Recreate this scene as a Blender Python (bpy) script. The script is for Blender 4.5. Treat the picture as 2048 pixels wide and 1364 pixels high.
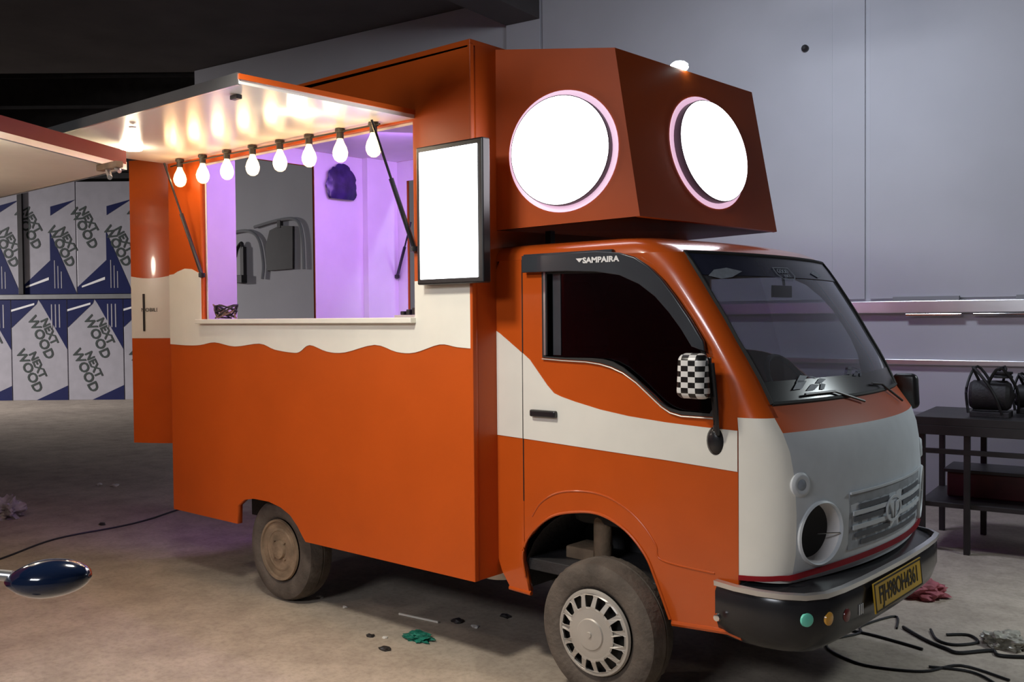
import bpy, bmesh, math, random
from mathutils import Vector, Matrix, noise
random.seed(7)
C = bpy.context.scene.collection
V = Vector
for o in list(bpy.data.objects): bpy.data.objects.remove(o)
sc = bpy.context.scene

# ------------------------------------------------------------------ camera
ang = math.radians(49.05); pit = math.radians(1.45); rol = math.radians(0.5)
F0 = V((-math.cos(ang), math.sin(ang), 0)); R0 = V((math.sin(ang), math.cos(ang), 0)); U0 = V((0, 0, 1))
Fd = F0*math.cos(pit) - U0*math.sin(pit); Ud = U0*math.cos(pit) + F0*math.sin(pit)
Rr = R0*math.cos(rol) - Ud*math.sin(rol); Ur = Ud*math.cos(rol) + R0*math.sin(rol)
cam = bpy.data.cameras.new('camera'); cam.sensor_width = 36; cam.lens = 36*1930/2048; cam.clip_end = 200
co = bpy.data.objects.new('camera', cam); C.objects.link(co); sc.camera = co
m = Matrix((Rr, Ur, -Fd)).transposed().to_4x4(); m.translation = V((2.778, -2.95, 1.5)); co.matrix_world = m

# ------------------------------------------------------------------ world, exposure, large lights
w = bpy.data.worlds.new('world'); sc.world = w; w.use_nodes = True
w.node_tree.nodes['Background'].inputs[0].default_value = (0.30, 0.32, 0.40, 1)
w.node_tree.nodes['Background'].inputs[1].default_value = 0.05
sc.view_settings.view_transform = 'Standard'; sc.view_settings.look = 'None'
sc.view_settings.gamma = 1; sc.view_settings.exposure = 0.0; sc.view_settings.use_curve_mapping = False

def area(name, loc, target, size, power, color, sizey=None, parent=None, spread=None):
    l = bpy.data.lights.new(name, 'AREA'); l.energy = power; l.color = color; l.size = size
    if sizey: l.shape = 'RECTANGLE'; l.size_y = sizey
    if spread: l.spread = math.radians(spread)
    o = bpy.data.objects.new(name, l); C.objects.link(o); o.location = loc
    o.rotation_euler = (V(target)-V(loc)).to_track_quat('-Z', 'Y').to_euler()
    if parent: o.parent = parent
    return o
def point(name, loc, r, power, color, parent=None):
    l = bpy.data.lights.new(name, 'POINT'); l.energy = power; l.color = color; l.shadow_soft_size = r
    o = bpy.data.objects.new(name, l); C.objects.link(o); o.location = loc
    if parent: o.parent = parent
    return o
KEY = area('key_light', (0.06, -1.30, 2.72), (0.10, -1.0, 0), 0.30, 28, (1.0, 0.93, 0.81), 0.30, spread=128)
FIL = area('wall_light', (0.05, 2.6, 3.95), (-0.6, 5.0, 0.5), 0.9, 48, (0.77, 0.85, 1.0), 0.4)
AMB = area('ambient_fill', (1.2, -7.6, 4.3), (0.2, 0, 1.2), 2.2, 150, (0.90, 0.93, 1.0), 0.8)  # added ambient fill from behind the camera, not a known lamp
LOW = area('front_fill', (2.75, 2.75, 2.15), (1.80, 1.95, 0.0), 0.35, 13, (0.84, 0.93, 0.95), 0.35, spread=115)  # added fill to brighten the nose and the floor ahead of it
FAR = area('far_fill', (-19.0, -3.4, 3.4), (-14.0, 4.4, 0.2), 0.9, 215, (1.0, 0.94, 0.94), 0.4, spread=72)  # added fill to brighten the far bay boards, kept out of view
STL = point('stall_light', (-1.40, -1.62, 2.02), .07, 10, (1.0, 0.92, 0.78))
STALL_FILL = point('stall_light', (-2.75, -1.55, 1.92), .07, 12, (1.0, 0.92, 0.74))  # second stall light, added to brighten the awning underside

# ------------------------------------------------------------------ helpers
def tag(o, label=None, cat=None, group=None, kind=None):
    if label: o['label'] = label
    if cat: o['category'] = cat
    if group: o['group'] = group
    if kind: o['kind'] = kind
    return o
def thing(name, label, cat, loc=(0, 0, 0), group=None):
    o = bpy.data.objects.new(name, None); C.objects.link(o); o.location = loc; o.empty_display_size = .1
    return tag(o, label, cat, group)
def mat(name, col, rough=.5, metal=0, emit=None, es=1, var=.12, scale=6, bump=0, alpha=None, trans=0, coat=0, bscale=60):
    m = bpy.data.materials.new(name); m.use_nodes = True; nt = m.node_tree; b = nt.nodes['Principled BSDF']
    b.inputs['Roughness'].default_value = rough; b.inputs['Metallic'].default_value = metal
    b.inputs['Base Color'].default_value = (*col, 1)
    if name == 'orange_paint': b.inputs['Specular IOR Level'].default_value = .3
    if coat: b.inputs['Coat Weight'].default_value = coat; b.inputs['Coat Roughness'].default_value = .06
    if trans: b.inputs['Transmission Weight'].default_value = trans; b.inputs['IOR'].default_value = 1.45
    if alpha is not None: b.inputs['Alpha'].default_value = alpha
    if emit: b.inputs['Emission Color'].default_value = (*emit, 1); b.inputs['Emission Strength'].default_value = es
    tc = nt.nodes.new('ShaderNodeTexCoord')
    if var:
        n = nt.nodes.new('ShaderNodeTexNoise'); n.inputs['Scale'].default_value = scale; n.inputs['Detail'].default_value = 6
        r = nt.nodes.new('ShaderNodeMapRange'); r.inputs[3].default_value = 1-var; r.inputs[4].default_value = 1+var
        r.inputs[1].default_value = .3; r.inputs[2].default_value = .7
        x = nt.nodes.new('ShaderNodeVectorMath'); x.operation = 'SCALE'; x.inputs[0].default_value = col
        nt.links.new(tc.outputs['Object'], n.inputs['Vector']); nt.links.new(n.outputs[0], r.inputs[0])
        nt.links.new(r.outputs[0], x.inputs['Scale']); nt.links.new(x.outputs[0], b.inputs['Base Color'])
    if bump:
        n2 = nt.nodes.new('ShaderNodeTexNoise'); n2.inputs['Scale'].default_value = bscale; n2.inputs['Detail'].default_value = 5
        bp = nt.nodes.new('ShaderNodeBump'); bp.inputs['Strength'].default_value = bump; bp.inputs['Distance'].default_value = .02
        nt.links.new(tc.outputs['Object'], n2.inputs['Vector']); nt.links.new(n2.outputs[0], bp.inputs['Height'])
        nt.links.new(bp.outputs[0], b.inputs['Normal'])
    return m
def link(name, me, m, parent=None, smooth=False, label=None):
    o = bpy.data.objects.new(name, me); C.objects.link(o)
    if m is not None:
        me.materials.clear(); me.materials.append(m)
    if parent: o.parent = parent; o.matrix_parent_inverse = par_inv(parent)
    if smooth:
        me.polygons.foreach_set('use_smooth', [True]*len(me.polygons))
        try: me.set_sharp_from_angle(angle=math.radians(smooth if smooth is not True else 40))
        except Exception: pass
    if label: o['label'] = label
    return o
def par_inv(p):
    mt = Matrix.Identity(4); q = p
    chain = []
    while q: chain.append(q); q = q.parent
    for q in reversed(chain):
        mt = mt @ q.matrix_parent_inverse @ q.matrix_basis
    return mt.inverted()
def bmo(name, bm, m, parent=None, smooth=False, label=None):
    bmesh.ops.recalc_face_normals(bm, faces=bm.faces)
    me = bpy.data.meshes.new(name); bm.to_mesh(me); bm.free()
    return link(name, me, m, parent, smooth, label)
def bx(bm, lo, hi, bev=0, mt=None):
    g = bmesh.ops.create_cube(bm, size=1); vs = g['verts']
    for v in vs:
        v.co = V([lo[i] + (v.co[i]+.5)*(hi[i]-lo[i]) for i in range(3)])
    if bev:
        es = list({e for v in vs for e in v.link_edges})
        r = bmesh.ops.bevel(bm, geom=es, offset=bev, segments=2, profile=.5, affect='EDGES')
        vs = list({v for f in r['faces'] for v in f.verts} | {v for v in vs if v.is_valid})
    if mt:
        for v in vs: v.co = mt @ v.co
    return vs
def box(name, lo, hi, m, parent=None, bev=.003, label=None, mt=None):
    bm = bmesh.new(); bx(bm, lo, hi, bev, mt); return bmo(name, bm, m, parent, label=label)
def beam(bm, a, b, w, h=None):
    a, b = V(a), V(b); d = (b-a).normalized(); h = h or w
    s = d.cross(V((0, 0, 1))); s = s.normalized() if s.length > 1e-4 else V((1, 0, 0)); t = s.cross(d)
    q = [[bm.verts.new(p + s*w*i/2 + t*h*j/2) for i, j in ((-1,-1),(1,-1),(1,1),(-1,1))] for p in (a, b)]
    bm.faces.new(q[0]); bm.faces.new(q[1][::-1])
    for k in range(4): bm.faces.new((q[0][k], q[0][(k+1)%4], q[1][(k+1)%4], q[1][k]))
def tube(bm, pts, r, n=8):
    pts = [V(p) for p in pts]; rings = []
    up = V((0, 0, 1))
    for i, p in enumerate(pts):
        d = (pts[min(i+1, len(pts)-1)] - pts[max(i-1, 0)]).normalized()
        s = d.cross(up) if abs(d.dot(up)) < .95 else d.cross(V((1, 0, 0))); s.normalize(); t = s.cross(d)
        rr = r[i] if isinstance(r, (list, tuple)) else r
        rings.append([bm.verts.new(p + (s*math.cos(2*math.pi*k/n) + t*math.sin(2*math.pi*k/n))*rr) for k in range(n)])
    for a, b in zip(rings, rings[1:]):
        for k in range(n): bm.faces.new((a[k], a[(k+1)%n], b[(k+1)%n], b[k]))
    bm.faces.new(rings[0]); bm.faces.new(rings[-1][::-1])
def spline(pts, n=8):
    pts = [V(p) for p in pts]; out = []
    for i in range(len(pts)-1):
        p0, p1, p2, p3 = pts[max(i-1, 0)], pts[i], pts[i+1], pts[min(i+2, len(pts)-1)]
        for k in range(n):
            t = k/n
            out.append(.5*((2*p1) + (p2-p0)*t + (2*p0-5*p1+4*p2-p3)*t*t + (3*p1-p0-3*p2+p3)*t**3))
    out.append(pts[-1]); return out
def frame(o, u, v, n):
    m = Matrix((V(u).normalized(), V(v).normalized(), V(n).normalized())).transposed().to_4x4(); m.translation = V(o); return m
XZ = lambda y: frame((0, y, 0), (1, 0, 0), (0, 0, 1), (0, -1, 0))      # (x,z) drawing on a plane facing -y
YZ = lambda x: frame((x, 0, 0), (0, 1, 0), (0, 0, 1), (1, 0, 0))       # (y,z) drawing facing +x
def panel(name, outer, holes, t, mt, m, parent=None, bev=0, label=None, smooth=False, fn=None):
    cu = bpy.data.curves.new('tmp', 'CURVE'); cu.dimensions = '2D'; cu.fill_mode = 'BOTH'; cu.extrude = t/2
    if bev: cu.bevel_depth = bev; cu.bevel_resolution = 1; cu.offset = -bev
    for lp in [outer]+list(holes):
        s = cu.splines.new('POLY'); s.points.add(len(lp)-1); s.use_cyclic_u = True
        for i, p in enumerate(lp): s.points[i].co = (p[0], p[1], 0, 1)
    oo = bpy.data.objects.new('tmp', cu); me = bpy.data.meshes.new_from_object(oo)
    bpy.data.objects.remove(oo); bpy.data.curves.remove(cu)
    bm = bmesh.new(); bm.from_mesh(me); bpy.data.meshes.remove(me)
    bmesh.ops.remove_doubles(bm, verts=bm.verts, dist=1e-5)
    for v in bm.verts:
        if fn: v.co = fn(v.co)
        v.co = mt @ v.co
    return bmo(name, bm, m, parent, smooth, label)
def text(name, s, size, mt, m, parent=None, ext=.0008, label=None, sx=1, bold=0):
    cu = bpy.data.curves.new('tmp', 'FONT'); cu.body = s; cu.size = size; cu.extrude = ext; cu.align_x = 'CENTER'; cu.align_y = 'CENTER'
    cu.offset = bold; cu.resolution_u = 3
    oo = bpy.data.objects.new('tmp', cu); me = bpy.data.meshes.new_from_object(oo)
    bpy.data.objects.remove(oo); bpy.data.curves.remove(cu)
    for v in me.vertices: v.co = mt @ V((v.co.x*sx, v.co.y, v.co.z))
    return link(name, me, m, parent, label=label)
def lathe(bm, prof, n, mt, mod=None, caps=True):
    rings = []
    for (r, z) in prof:
        rings.append([bm.verts.new(mt @ V(((r+(mod(r, z, k) if mod else 0))*math.cos(2*math.pi*k/n), (r+(mod(r, z, k) if mod else 0))*math.sin(2*math.pi*k/n), z))) for k in range(n)])
    for a, b in zip(rings, rings[1:]):
        for k in range(n): bm.faces.new((a[k], a[(k+1)%n], b[(k+1)%n], b[k]))
    if caps and prof[0][0] > 0: bm.faces.new(rings[0][::-1])
    if caps and prof[-1][0] > 0: bm.faces.new(rings[-1])
def lobj(name, prof, n, mt, m, parent=None, smooth=35, label=None, mod=None, caps=True):
    bm = bmesh.new(); lathe(bm, prof, n, mt, mod, caps); bmesh.ops.remove_doubles(bm, verts=bm.verts, dist=1e-6)
    return bmo(name, bm, m, parent, smooth, label)
def circ(cx, cy, r, n=48, ry=None): return [(cx+r*math.cos(2*math.pi*k/n), cy+(ry or r)*math.sin(2*math.pi*k/n)) for k in range(n)]
def crumple(name, loc, size, m, parent=None, sub=4, amp=.5, seed=0, freq=2.2):
    bm = bmesh.new(); bmesh.ops.create_icosphere(bm, subdivisions=sub, radius=1)
    for v in bm.verts:
        p = v.co.copy(); k = 1 + amp*noise.noise(p*freq+V((seed, seed*2, 0))) + amp*.5*noise.noise(p*freq*2.7+V((0, seed, 3)))
        p = p*k; p.z = max(p.z, -.55)
        v.co = V(loc) + V((p.x*size[0], p.y*size[1], (p.z+.55)*size[2]))
    return bmo(name, bm, m, parent, smooth=25)

# ------------------------------------------------------------------ materials
ORG = (0.54, 0.088, 0.010)
M = dict(
 orange=mat('orange_paint', ORG, .38, var=.05, scale=3),
 orange_gloss=mat('orange_gloss', ORG, .25, var=.04, coat=.5),
 cream=mat('cream_paint', (.86, .85, .77), .4, var=.03),
 cream_gloss=mat('cream_gloss', (.80, .79, .73), .3, var=.03, coat=.4),
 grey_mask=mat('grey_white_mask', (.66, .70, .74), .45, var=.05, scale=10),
 maroon=mat('maroon_lip', (.45, .02, .03), .3, coat=.3),
 lining=mat('white_lining', (.82, .80, .80), .45, var=.03),
 awn=mat('glossy_white_sheet', (.80, .77, .73), .22, var=.04, scale=2),
 alu=mat('aluminium_trim', (.70, .71, .72), .3, metal=.9, var=.06),
 black=mat('black_plastic', (.012, .012, .014), .35, var=.2),
 satin=mat('black_satin', (.02, .02, .023), .22, var=.1),
 rubber=mat('black_rubber', (.02, .02, .02), .7, var=.2),
 tyre=mat('dusty_tyre', (.105, .085, .07), .85, var=.35, scale=9, bump=.25),
 dust=mat('dusty_brown_steel', (.24, .17, .11), .75, var=.35, scale=11, bump=.2),
 hub=mat('dull_silver', (.50, .47, .43), .42, metal=.35, var=.1),
 chassis=mat('dark_chassis', (.03, .028, .03), .6, var=.4, bump=.2),
 chrome=mat('chrome', (.85, .85, .85), .12, metal=1, var=0),
 visor=mat('smoked_visor', (.045, .052, .062), .18, var=.1),
 white=mat('white_print', (.85, .85, .85), .5, var=0),
 plate=mat('yellow_plate', (.62, .38, .03), .4, var=.08),
 blackp=mat('black_print', (.01, .01, .01), .5, var=0),
 floor=None,
 wallw=mat('painted_wall_white', (.60, .60, .63), .6, var=.05, scale=1.2),
 wallg=mat('painted_wall_grey', (.36, .37, .38), .7, var=.07, scale=1.2),
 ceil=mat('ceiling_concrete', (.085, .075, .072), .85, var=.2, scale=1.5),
 dark=mat('dark_steel', (.025, .022, .022), .5, var=.3),
 cable=mat('black_cable', (.012, .012, .012), .5, var=.1),
 blueprint=mat('blue_print', (.010, .015, .085), .35, var=.08),
 boardw=mat('board_white', (.42, .41, .45), .35, var=.06),
 inkg=mat('dark_green_ink', (.035, .05, .045), .5, var=.2),
 steelblue=mat('glossy_dark_blue', (.008, .02, .06), .12, coat=1, var=.05),
 red=mat('red_paint', (.20, .005, .008), .5, var=.06),
 purplebag=mat('purple_black_film', (.03, .015, .09), .25, var=.4, scale=14),
)
# concrete floor
def floor_mat():
    m = bpy.data.materials.new('worn_concrete'); m.use_nodes = True; nt = m.node_tree; b = nt.nodes['Principled BSDF']
    tc = nt.nodes.new('ShaderNodeTexCoord'); L = nt.links.new
    def nz(s, d, r=.6):
        n = nt.nodes.new('ShaderNodeTexNoise'); n.inputs['Scale'].default_value = s; n.inputs['Detail'].default_value = d; n.inputs['Roughness'].default_value = r
        L(tc.outputs['Object'], n.inputs['Vector']); return n
    a, c, d = nz(.9, 5), nz(5, 7), nz(34, 4, .7)
    r1 = nt.nodes.new('ShaderNodeValToRGB'); r1.color_ramp.elements[0].color = (.37, .315, .26, 1); r1.color_ramp.elements[0].position = .3
    r1.color_ramp.elements[1].color = (.50, .435, .355, 1); r1.color_ramp.elements[1].position = .7
    L(a.outputs[0], r1.inputs[0])
    r2 = nt.nodes.new('ShaderNodeValToRGB'); r2.color_ramp.elements[0].color = (.74, .72, .70, 1); r2.color_ramp.elements[0].position = .28
    r2.color_ramp.elements[1].color = (1.05, 1.04, 1.03, 1); r2.color_ramp.elements[1].position = .62
    L(c.outputs[0], r2.inputs[0])
    r3 = nt.nodes.new('ShaderNodeValToRGB'); r3.color_ramp.elements[0].color = (.80, .79, .78, 1); r3.color_ramp.elements[0].position = .3
    r3.color_ramp.elements[1].color = (1.03, 1.03, 1.03, 1); r3.color_ramp.elements[1].position = .55
    L(d.outputs[0], r3.inputs[0])
    m1 = nt.nodes.new('ShaderNodeMix'); m1.data_type = 'RGBA'; m1.blend_type = 'MULTIPLY'; m1.inputs[0].default_value = 1
    m2 = nt.nodes.new('ShaderNodeMix'); m2.data_type = 'RGBA'; m2.blend_type = 'MULTIPLY'; m2.inputs[0].default_value = 1
    L(r1.outputs[0], m1.inputs[6]); L(r2.outputs[0], m1.inputs[7]); L(m1.outputs[2], m2.inputs[6]); L(r3.outputs[0], m2.inputs[7])
    L(m2.outputs[2], b.inputs['Base Color']); b.inputs['Roughness'].default_value = .72
    bp = nt.nodes.new('ShaderNodeBump'); bp.inputs['Strength'].default_value = .35; bp.inputs['Distance'].default_value = .01
    L(c.outputs[0], bp.inputs['Height']); L(bp.outputs[0], b.inputs['Normal']); return m
M['floor'] = floor_mat()
def emis(name, col, s): 
    return mat(name, (.8, .8, .8), .4, emit=col, es=s, var=0)
M['eye'] = emis('eye_light', (1.0, .93, 1.0), 6)
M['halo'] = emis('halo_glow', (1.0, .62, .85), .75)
M['drum'] = mat('drum_side', (.10, .06, .08), .5, var=.05)
M['lbox'] = emis('sign_light', (.95, .97, 1.0), 4.5)
M['bulb'] = emis('bulb_glow', (1.0, .68, .32), 2.6)
M['dlight'] = emis('downlight_glow', (1.0, .86, .62), 22)
M['led'] = emis('violet_led', (.50, .20, 1.0), 14)
M['spot'] = emis('spot_glow', (.8, 1.0, 1.0), 25)
def glass(name, col, alpha, rough=.04):
    m = bpy.data.materials.new(name); m.use_nodes = True; nt = m.node_tree; nt.nodes.remove(nt.nodes['Principled BSDF'])
    out = nt.nodes['Material Output']; tr = nt.nodes.new('ShaderNodeBsdfTransparent'); tr.inputs[0].default_value = (*col, 1)
    gl = nt.nodes.new('ShaderNodeBsdfGlossy'); gl.inputs['Roughness'].default_value = rough; gl.inputs[0].default_value = (.9, .92, 1, 1)
    fr = nt.nodes.new('ShaderNodeFresnel'); fr.inputs[0].default_value = alpha
    mx = nt.nodes.new('ShaderNodeMixShader'); nt.links.new(fr.outputs[0], mx.inputs[0]); nt.links.new(tr.outputs[0], mx.inputs[1])
    nt.links.new(gl.outputs[0], mx.inputs[2]); nt.links.new(mx.outputs[0], out.inputs[0]); return m
def dusty(m, f, c=(.5, .5, .55)):
    nt = m.node_tree; out = nt.nodes['Material Output']; old = out.inputs[0].links[0].from_socket
    d = nt.nodes.new('ShaderNodeBsdfDiffuse'); d.inputs[0].default_value = (*c, 1); mx = nt.nodes.new('ShaderNodeMixShader')
    n = nt.nodes.new('ShaderNodeTexNoise'); n.inputs['Scale'].default_value = 3; tc = nt.nodes.new('ShaderNodeTexCoord'); r = nt.nodes.new('ShaderNodeMapRange')
    r.inputs[3].default_value = f*.5; r.inputs[4].default_value = f*1.5; nt.links.new(tc.outputs['Object'], n.inputs['Vector']); nt.links.new(n.outputs[0], r.inputs[0])
    nt.links.new(r.outputs[0], mx.inputs[0]); nt.links.new(old, mx.inputs[1]); nt.links.new(d.outputs[0], mx.inputs[2]); nt.links.new(mx.outputs[0], out.inputs[0])
M['wscreen'] = glass('windscreen_glass', (.66, .67, .70), 1.5); dusty(M['wscreen'], .16)
M['sglass'] = glass('tinted_side_glass', (.30, .32, .36), 1.5); M['cglass'] = glass('clear_side_glass', (.62, .64, .66), 1.4)

# ================================================================== SETTING
S = 'structure'
wy = lambda x: 5.12 + .12*x
wd = V((1, .12, 0)).normalized(); wn = V((wd.y, -wd.x, 0))       # along the wall, out of the wall
def wframe(off=0): return frame(V((0, 5.12, 0)) + wn*off, wd, (0, 0, 1), wn)
tag(box('floor', (-22, -9, -.12), (8, 16, 0), M['floor'], bev=0), kind=S)
XW0 = -8.85/wd.x
wb = panel('wall_back', [(XW0, 0), (8.5, 0), (8.5, 4.8), (XW0, 4.8)], [], .2, wframe(-.10), M['wallw']); tag(wb, kind=S)
# sheet panels of the wall to the right, with joints between them
sx = [-3.44, -.25, 2.95, 6.2]
bm = bmesh.new()
for i in range(3):
    bx(bm, (sx[i]+.012, 1.62, .002), (sx[i+1]-.03, 4.78, .03), .002, wframe())
    tag(bmo('wall_panel', bm, M['wallw'], wb)); bm = bmesh.new()
bm.free()
box('joint_strip', (-.58, 1.62, .03), (-.545, 4.78, .034), M['wallw'], wb, mt=wframe(), bev=0)
lobj('wall_hook', [(0, 0), (.03, 0), (.03, .03), (.012, .05), (0, .05)], 12, wframe() @ Matrix.Translation((-.77, 3.77, .03)), M['dark'], wb)
# pilaster and downstand beam
tag(box('trim_1', (-3.86, 0, 0), (-3.45, 4.8, .05), M['wallw'], bev=.003, mt=wframe()), kind=S)
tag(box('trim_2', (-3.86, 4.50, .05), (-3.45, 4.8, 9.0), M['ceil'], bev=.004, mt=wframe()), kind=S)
# ledges along the wall
led = box('trim_3', (-3.4, 1.50, .0), (8.4, 1.60, .07), M['alu'], bev=.006, mt=wframe()); tag(led, kind=S)
led2 = box('trim_4', (-3.4, 1.08, .0), (8.4, 1.125, .05), M['alu'], bev=.006, mt=wframe()); tag(led2, kind=S)
led3 = box('trim_5', (-3.4, 0, .002), (8.4, .70, .02), M['wallg'], bev=.003, mt=wframe()); tag(led3, kind=S)
cl = frame((-8.76, 4.23, 4.8), R0, F0, (0, 0, 1))
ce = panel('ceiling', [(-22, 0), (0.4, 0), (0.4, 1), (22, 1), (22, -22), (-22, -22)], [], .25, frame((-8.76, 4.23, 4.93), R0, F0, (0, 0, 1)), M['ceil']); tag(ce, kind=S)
# far bay: board wall behind the rack, upper roof with purlins
fb = frame((-14.65, 5.98, 0), R0, (0, 0, 1), -F0)
tag(box('wall_left', (-9, 0, -.9), (9, 7, -.7), M['dark'], bev=0, mt=fb), kind=S)
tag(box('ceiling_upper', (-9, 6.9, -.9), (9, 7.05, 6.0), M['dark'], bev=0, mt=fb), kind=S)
pk = thing('purlin_run', 'thin pale purlins high in the dark bay at upper left', 'roof beam', fb @ V((-3, 5.2, .6)))
for h, z in ((5.95, .3), (5.35, .5), (4.9, .8), (4.5, 1.2)):
    bm = bmesh.new(); bx(bm, (-8, h, z), (4, h+.05, z+.05), 0, fb); bmo('purlin', bm, M['dark'], pk)
tag(box('wall_front', (-22, -9.2, 0), (8, -9, 7), M['wallg'], bev=0), kind=S)
tag(box('wall_right', (8, -9.2, 0), (8.2, 8, 7), M['wallg'], bev=0), kind=S)

# packaged boards in the far bay
def board(u0, v0, w, h, style, label, group=None):
    o = fb @ V((u0, v0, 0))
    t = thing('packaged_board', label, 'board', o, group)
    f = fb @ Matrix.Translation((u0, v0, 0))
    box('board_face', (.008, 0, -.25), (w-.008, h, 0), M['boardw'], t, mt=f, bev=.006)
    q = lambda pts: [(a*w*.985+.008, b*h) for a, b in pts]
    def pr(pts, mm='blueprint', z=.003): panel('printed_shape', q(pts), [], .002, f @ Matrix.Translation((0, 0, z)), M[mm], t)
    def tx(s, a, b, size, rot, mm='inkg', sxx=1): text('lettering', s, size, f @ Matrix.Translation((a*w, b*h, .005)) @ Matrix.Rotation(math.radians(rot), 4, 'Z'), M[mm], t, sx=sxx, bold=.006)
    if style == 'low':
        pr([(0, 1), (.49, 1), (.46, .955), (0, .72)]); pr([(.49, 1), (1, 1), (1, .50), (.55, .95)])
        pr([(.42, 0), (1, 0), (1, .145)])
        pr([(.0, .88), (.42, .945), (.42, .965), (.0, .90)], 'white', .006)
        for k in range(3): pr([(.72+k*.07, .72), (.74+k*.07, .72), (.74+k*.07, .95), (.72+k*.07, .95)], 'boardw', .006)
        for a, b in ((.60, .66), (.38, .33)):
            tx('NEXT', a+.07, b+.02, .20, -66); tx('WOOD', a-.08, b-.04, .25, -66)
    else:
        pr([(0, .06), (.53, .30), (.53, 0), (0, 0)]); pr([(.53, 0), (.53, .56), (1, .0)])
        pr([(.08, .055), (.50, .125), (.50, .15), (.08, .07)], 'white', .006)
        for k in range(3): pr([(.60+k*.06, .05), (.615+k*.06, .05), (.615+k*.06, .30-.05*k), (.60+k*.06, .30-.05*k)], 'boardw', .006)
        tx('NEXT', .22, .66, .20, -62); tx('WOOD', .05+.08, .58, .24, -62)
        tx('NEXT', .84, .48, .20, -62); tx('WOOD', .72, .42, .24, -62)
        pr([(.55, .78), (1, .84), (.55, .70)], 'blueprint')
    return t
W = 1.056
bl = ['white and blue packaged board, lower row, leftmost at frame edge', 'white and blue packaged board, lower row, middle of the three',
      'white and blue packaged board, lower row, beside the orange truck door', 'white and blue packaged board, lower row, mostly behind the truck door']
for i, l in zip((-3, -2, -1, 0), bl): board(i*W, 0, W, 1.90, 'low', l, 'packaged boards in the lower rack row')
tl = ['white and blue packaged board, upper row, at left frame edge', 'white and blue packaged board, upper row, right of dark post',
      'white and blue packaged board, upper row, beside orange truck door', 'white and blue packaged board, upper row, behind the truck door']
for i, l in zip((-3, -2, -1, 0), tl): board(i*W+.2, 2.0, W, 2.1, 'top', l, 'packaged boards in the upper rack row')
rk = thing('board_rack', 'dark steel rack with pale rail holding the packaged boards', 'rack', fb @ V((-1.5, 0, .1)))
box('rail', (-4.2, 1.905, -.3), (1.5, 1.99, .05), M['alu'], rk, mt=fb)
box('rail', (-4.2, 4.15, -.3), (1.5, 4.25, .05), M['dark'], rk, mt=fb)
for u in (-4.2, 1.45): box('post', (u-.05, 0, -.3), (u+.05, 4.3, .06), M['dark'], rk, mt=fb)
box('post', (-1.93, 2.0, .0), (-1.84, 4.2, .06), M['dark'], rk, mt=fb)

# things hung on the back wall, seen through the truck doorway
h = thing('drill_stand', 'black upright tool hung on grey wall seen through truck doorway', 'tool', wframe() @ V((-7.97/wd.x*1.0, 2.13, .04)))
f = wframe() @ Matrix.Translation((-8.02, 0, 0))
box('body', (-.09, 1.96, 0), (.08, 2.06, .09), M['dark'], h, mt=f); box('column', (.02, 2.0, .01), (.085, 2.42, .06), M['dark'], h, mt=f)
bm = bmesh.new(); tube(bm, [f @ V(p) for p in spline([(.05, 2.40, .04), (.03, 2.47, .04), (-.04, 2.40, .05), (-.09, 2.30, .04)])], .022); bmo('hook', bm, M['dark'], h, 40)
h = thing('dark_board', 'dark brown board hung on grey wall seen through truck doorway', 'board', wframe() @ V((-7.3, 2.38, .02)))
f = wframe() @ Matrix.Translation((-7.3, 2.38, 0))
panel('plate', [(-.22, -.28), (.24, -.27), (.25, .25), (.02, .27), (-.16, .22), (-.24, .02)], [], .03, f @ Matrix.Translation((0, 0, .03)), M['dark'], h)
box('bracket', (-.02, .24, 0), (.04, .34, .05), M['dark'], h, mt=f)
h = thing('wall_conduit', 'grey looped conduit pipe on wall seen through truck doorway', 'pipe', wframe() @ V((-7.5, 2.6, .03)))
bm = bmesh.new(); tube(bm, [wframe() @ V(p) for p in spline([(-8.3, 2.6, .03), (-7.9, 2.62, .03), (-7.68, 2.5, .03), (-7.6, 2.2, .03), (-7.62, 2.0, .03)])], .02)
bmo('pipe', bm, M['wallg'], h, 40)
bm = bmesh.new(); tube(bm, [wframe() @ V(p) for p in spline([(-7.75, 2.66, .03), (-7.3, 2.72, .03), (-7.0, 2.70, .03), (-6.9, 2.5, .03), (-6.88, 2.1, .03)])], .02)
bmo('pipe', bm, M['wallg'], h, 40)

# ================================================================== FOOD TRUCK
T = thing('food_truck', 'orange and cream food truck with raised awning and two round glowing eyes', 'food truck', (0, .9, 0))
# ---- body side toward camera
arch = [(-1.763, .39), (-1.757, .49), (-1.70, .528), (-1.61, .545), (-1.47, .545), (-1.37, .528), (-1.29, .498), (-1.23, .45), (-1.19, .405), (-1.165, .38)]
side = [(-2.42, .39)] + arch + [(0, .38), (0, 2.635), (-2.42, 2.655)]
opening = [(-2.08, 1.5), (-.35, 1.5), (-.35, 2.37), (-2.08, 2.37)]
bs = panel('body_side_panel', side, [opening], .03, XZ(.015), M['orange'], T)
def wave(x, b):
    return b
low = [(-2.42, 1.357), (-2.25, 1.352), (-2.107, 1.355), (-1.954, 1.372), (-1.76, 1.352), (-1.529, 1.370), (-1.398, 1.341), (-1.25, 1.328), (-1.187, 1.333), (-1.105, 1.368), (-.97, 1.338), (-.836, 1.336), (-.62, 1.375), (-.47, 1.345), (-.352, 1.344), (-.195, 1.382), (-.09, 1.372), (0, 1.367)]
lows = [(p.x, p.y) for p in spline([(a, b, 0) for a, b in low], 4)]
band = lows + [(0, 1.66), (-.346, 1.66), (-.346, 1.497), (-2.084, 1.497), (-2.084, 1.755)] + [(-2.12, 1.765), (-2.18, 1.785), (-2.25, 1.79), (-2.33, 1.775), (-2.37, 1.762), (-2.42, 1.76)]
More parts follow.
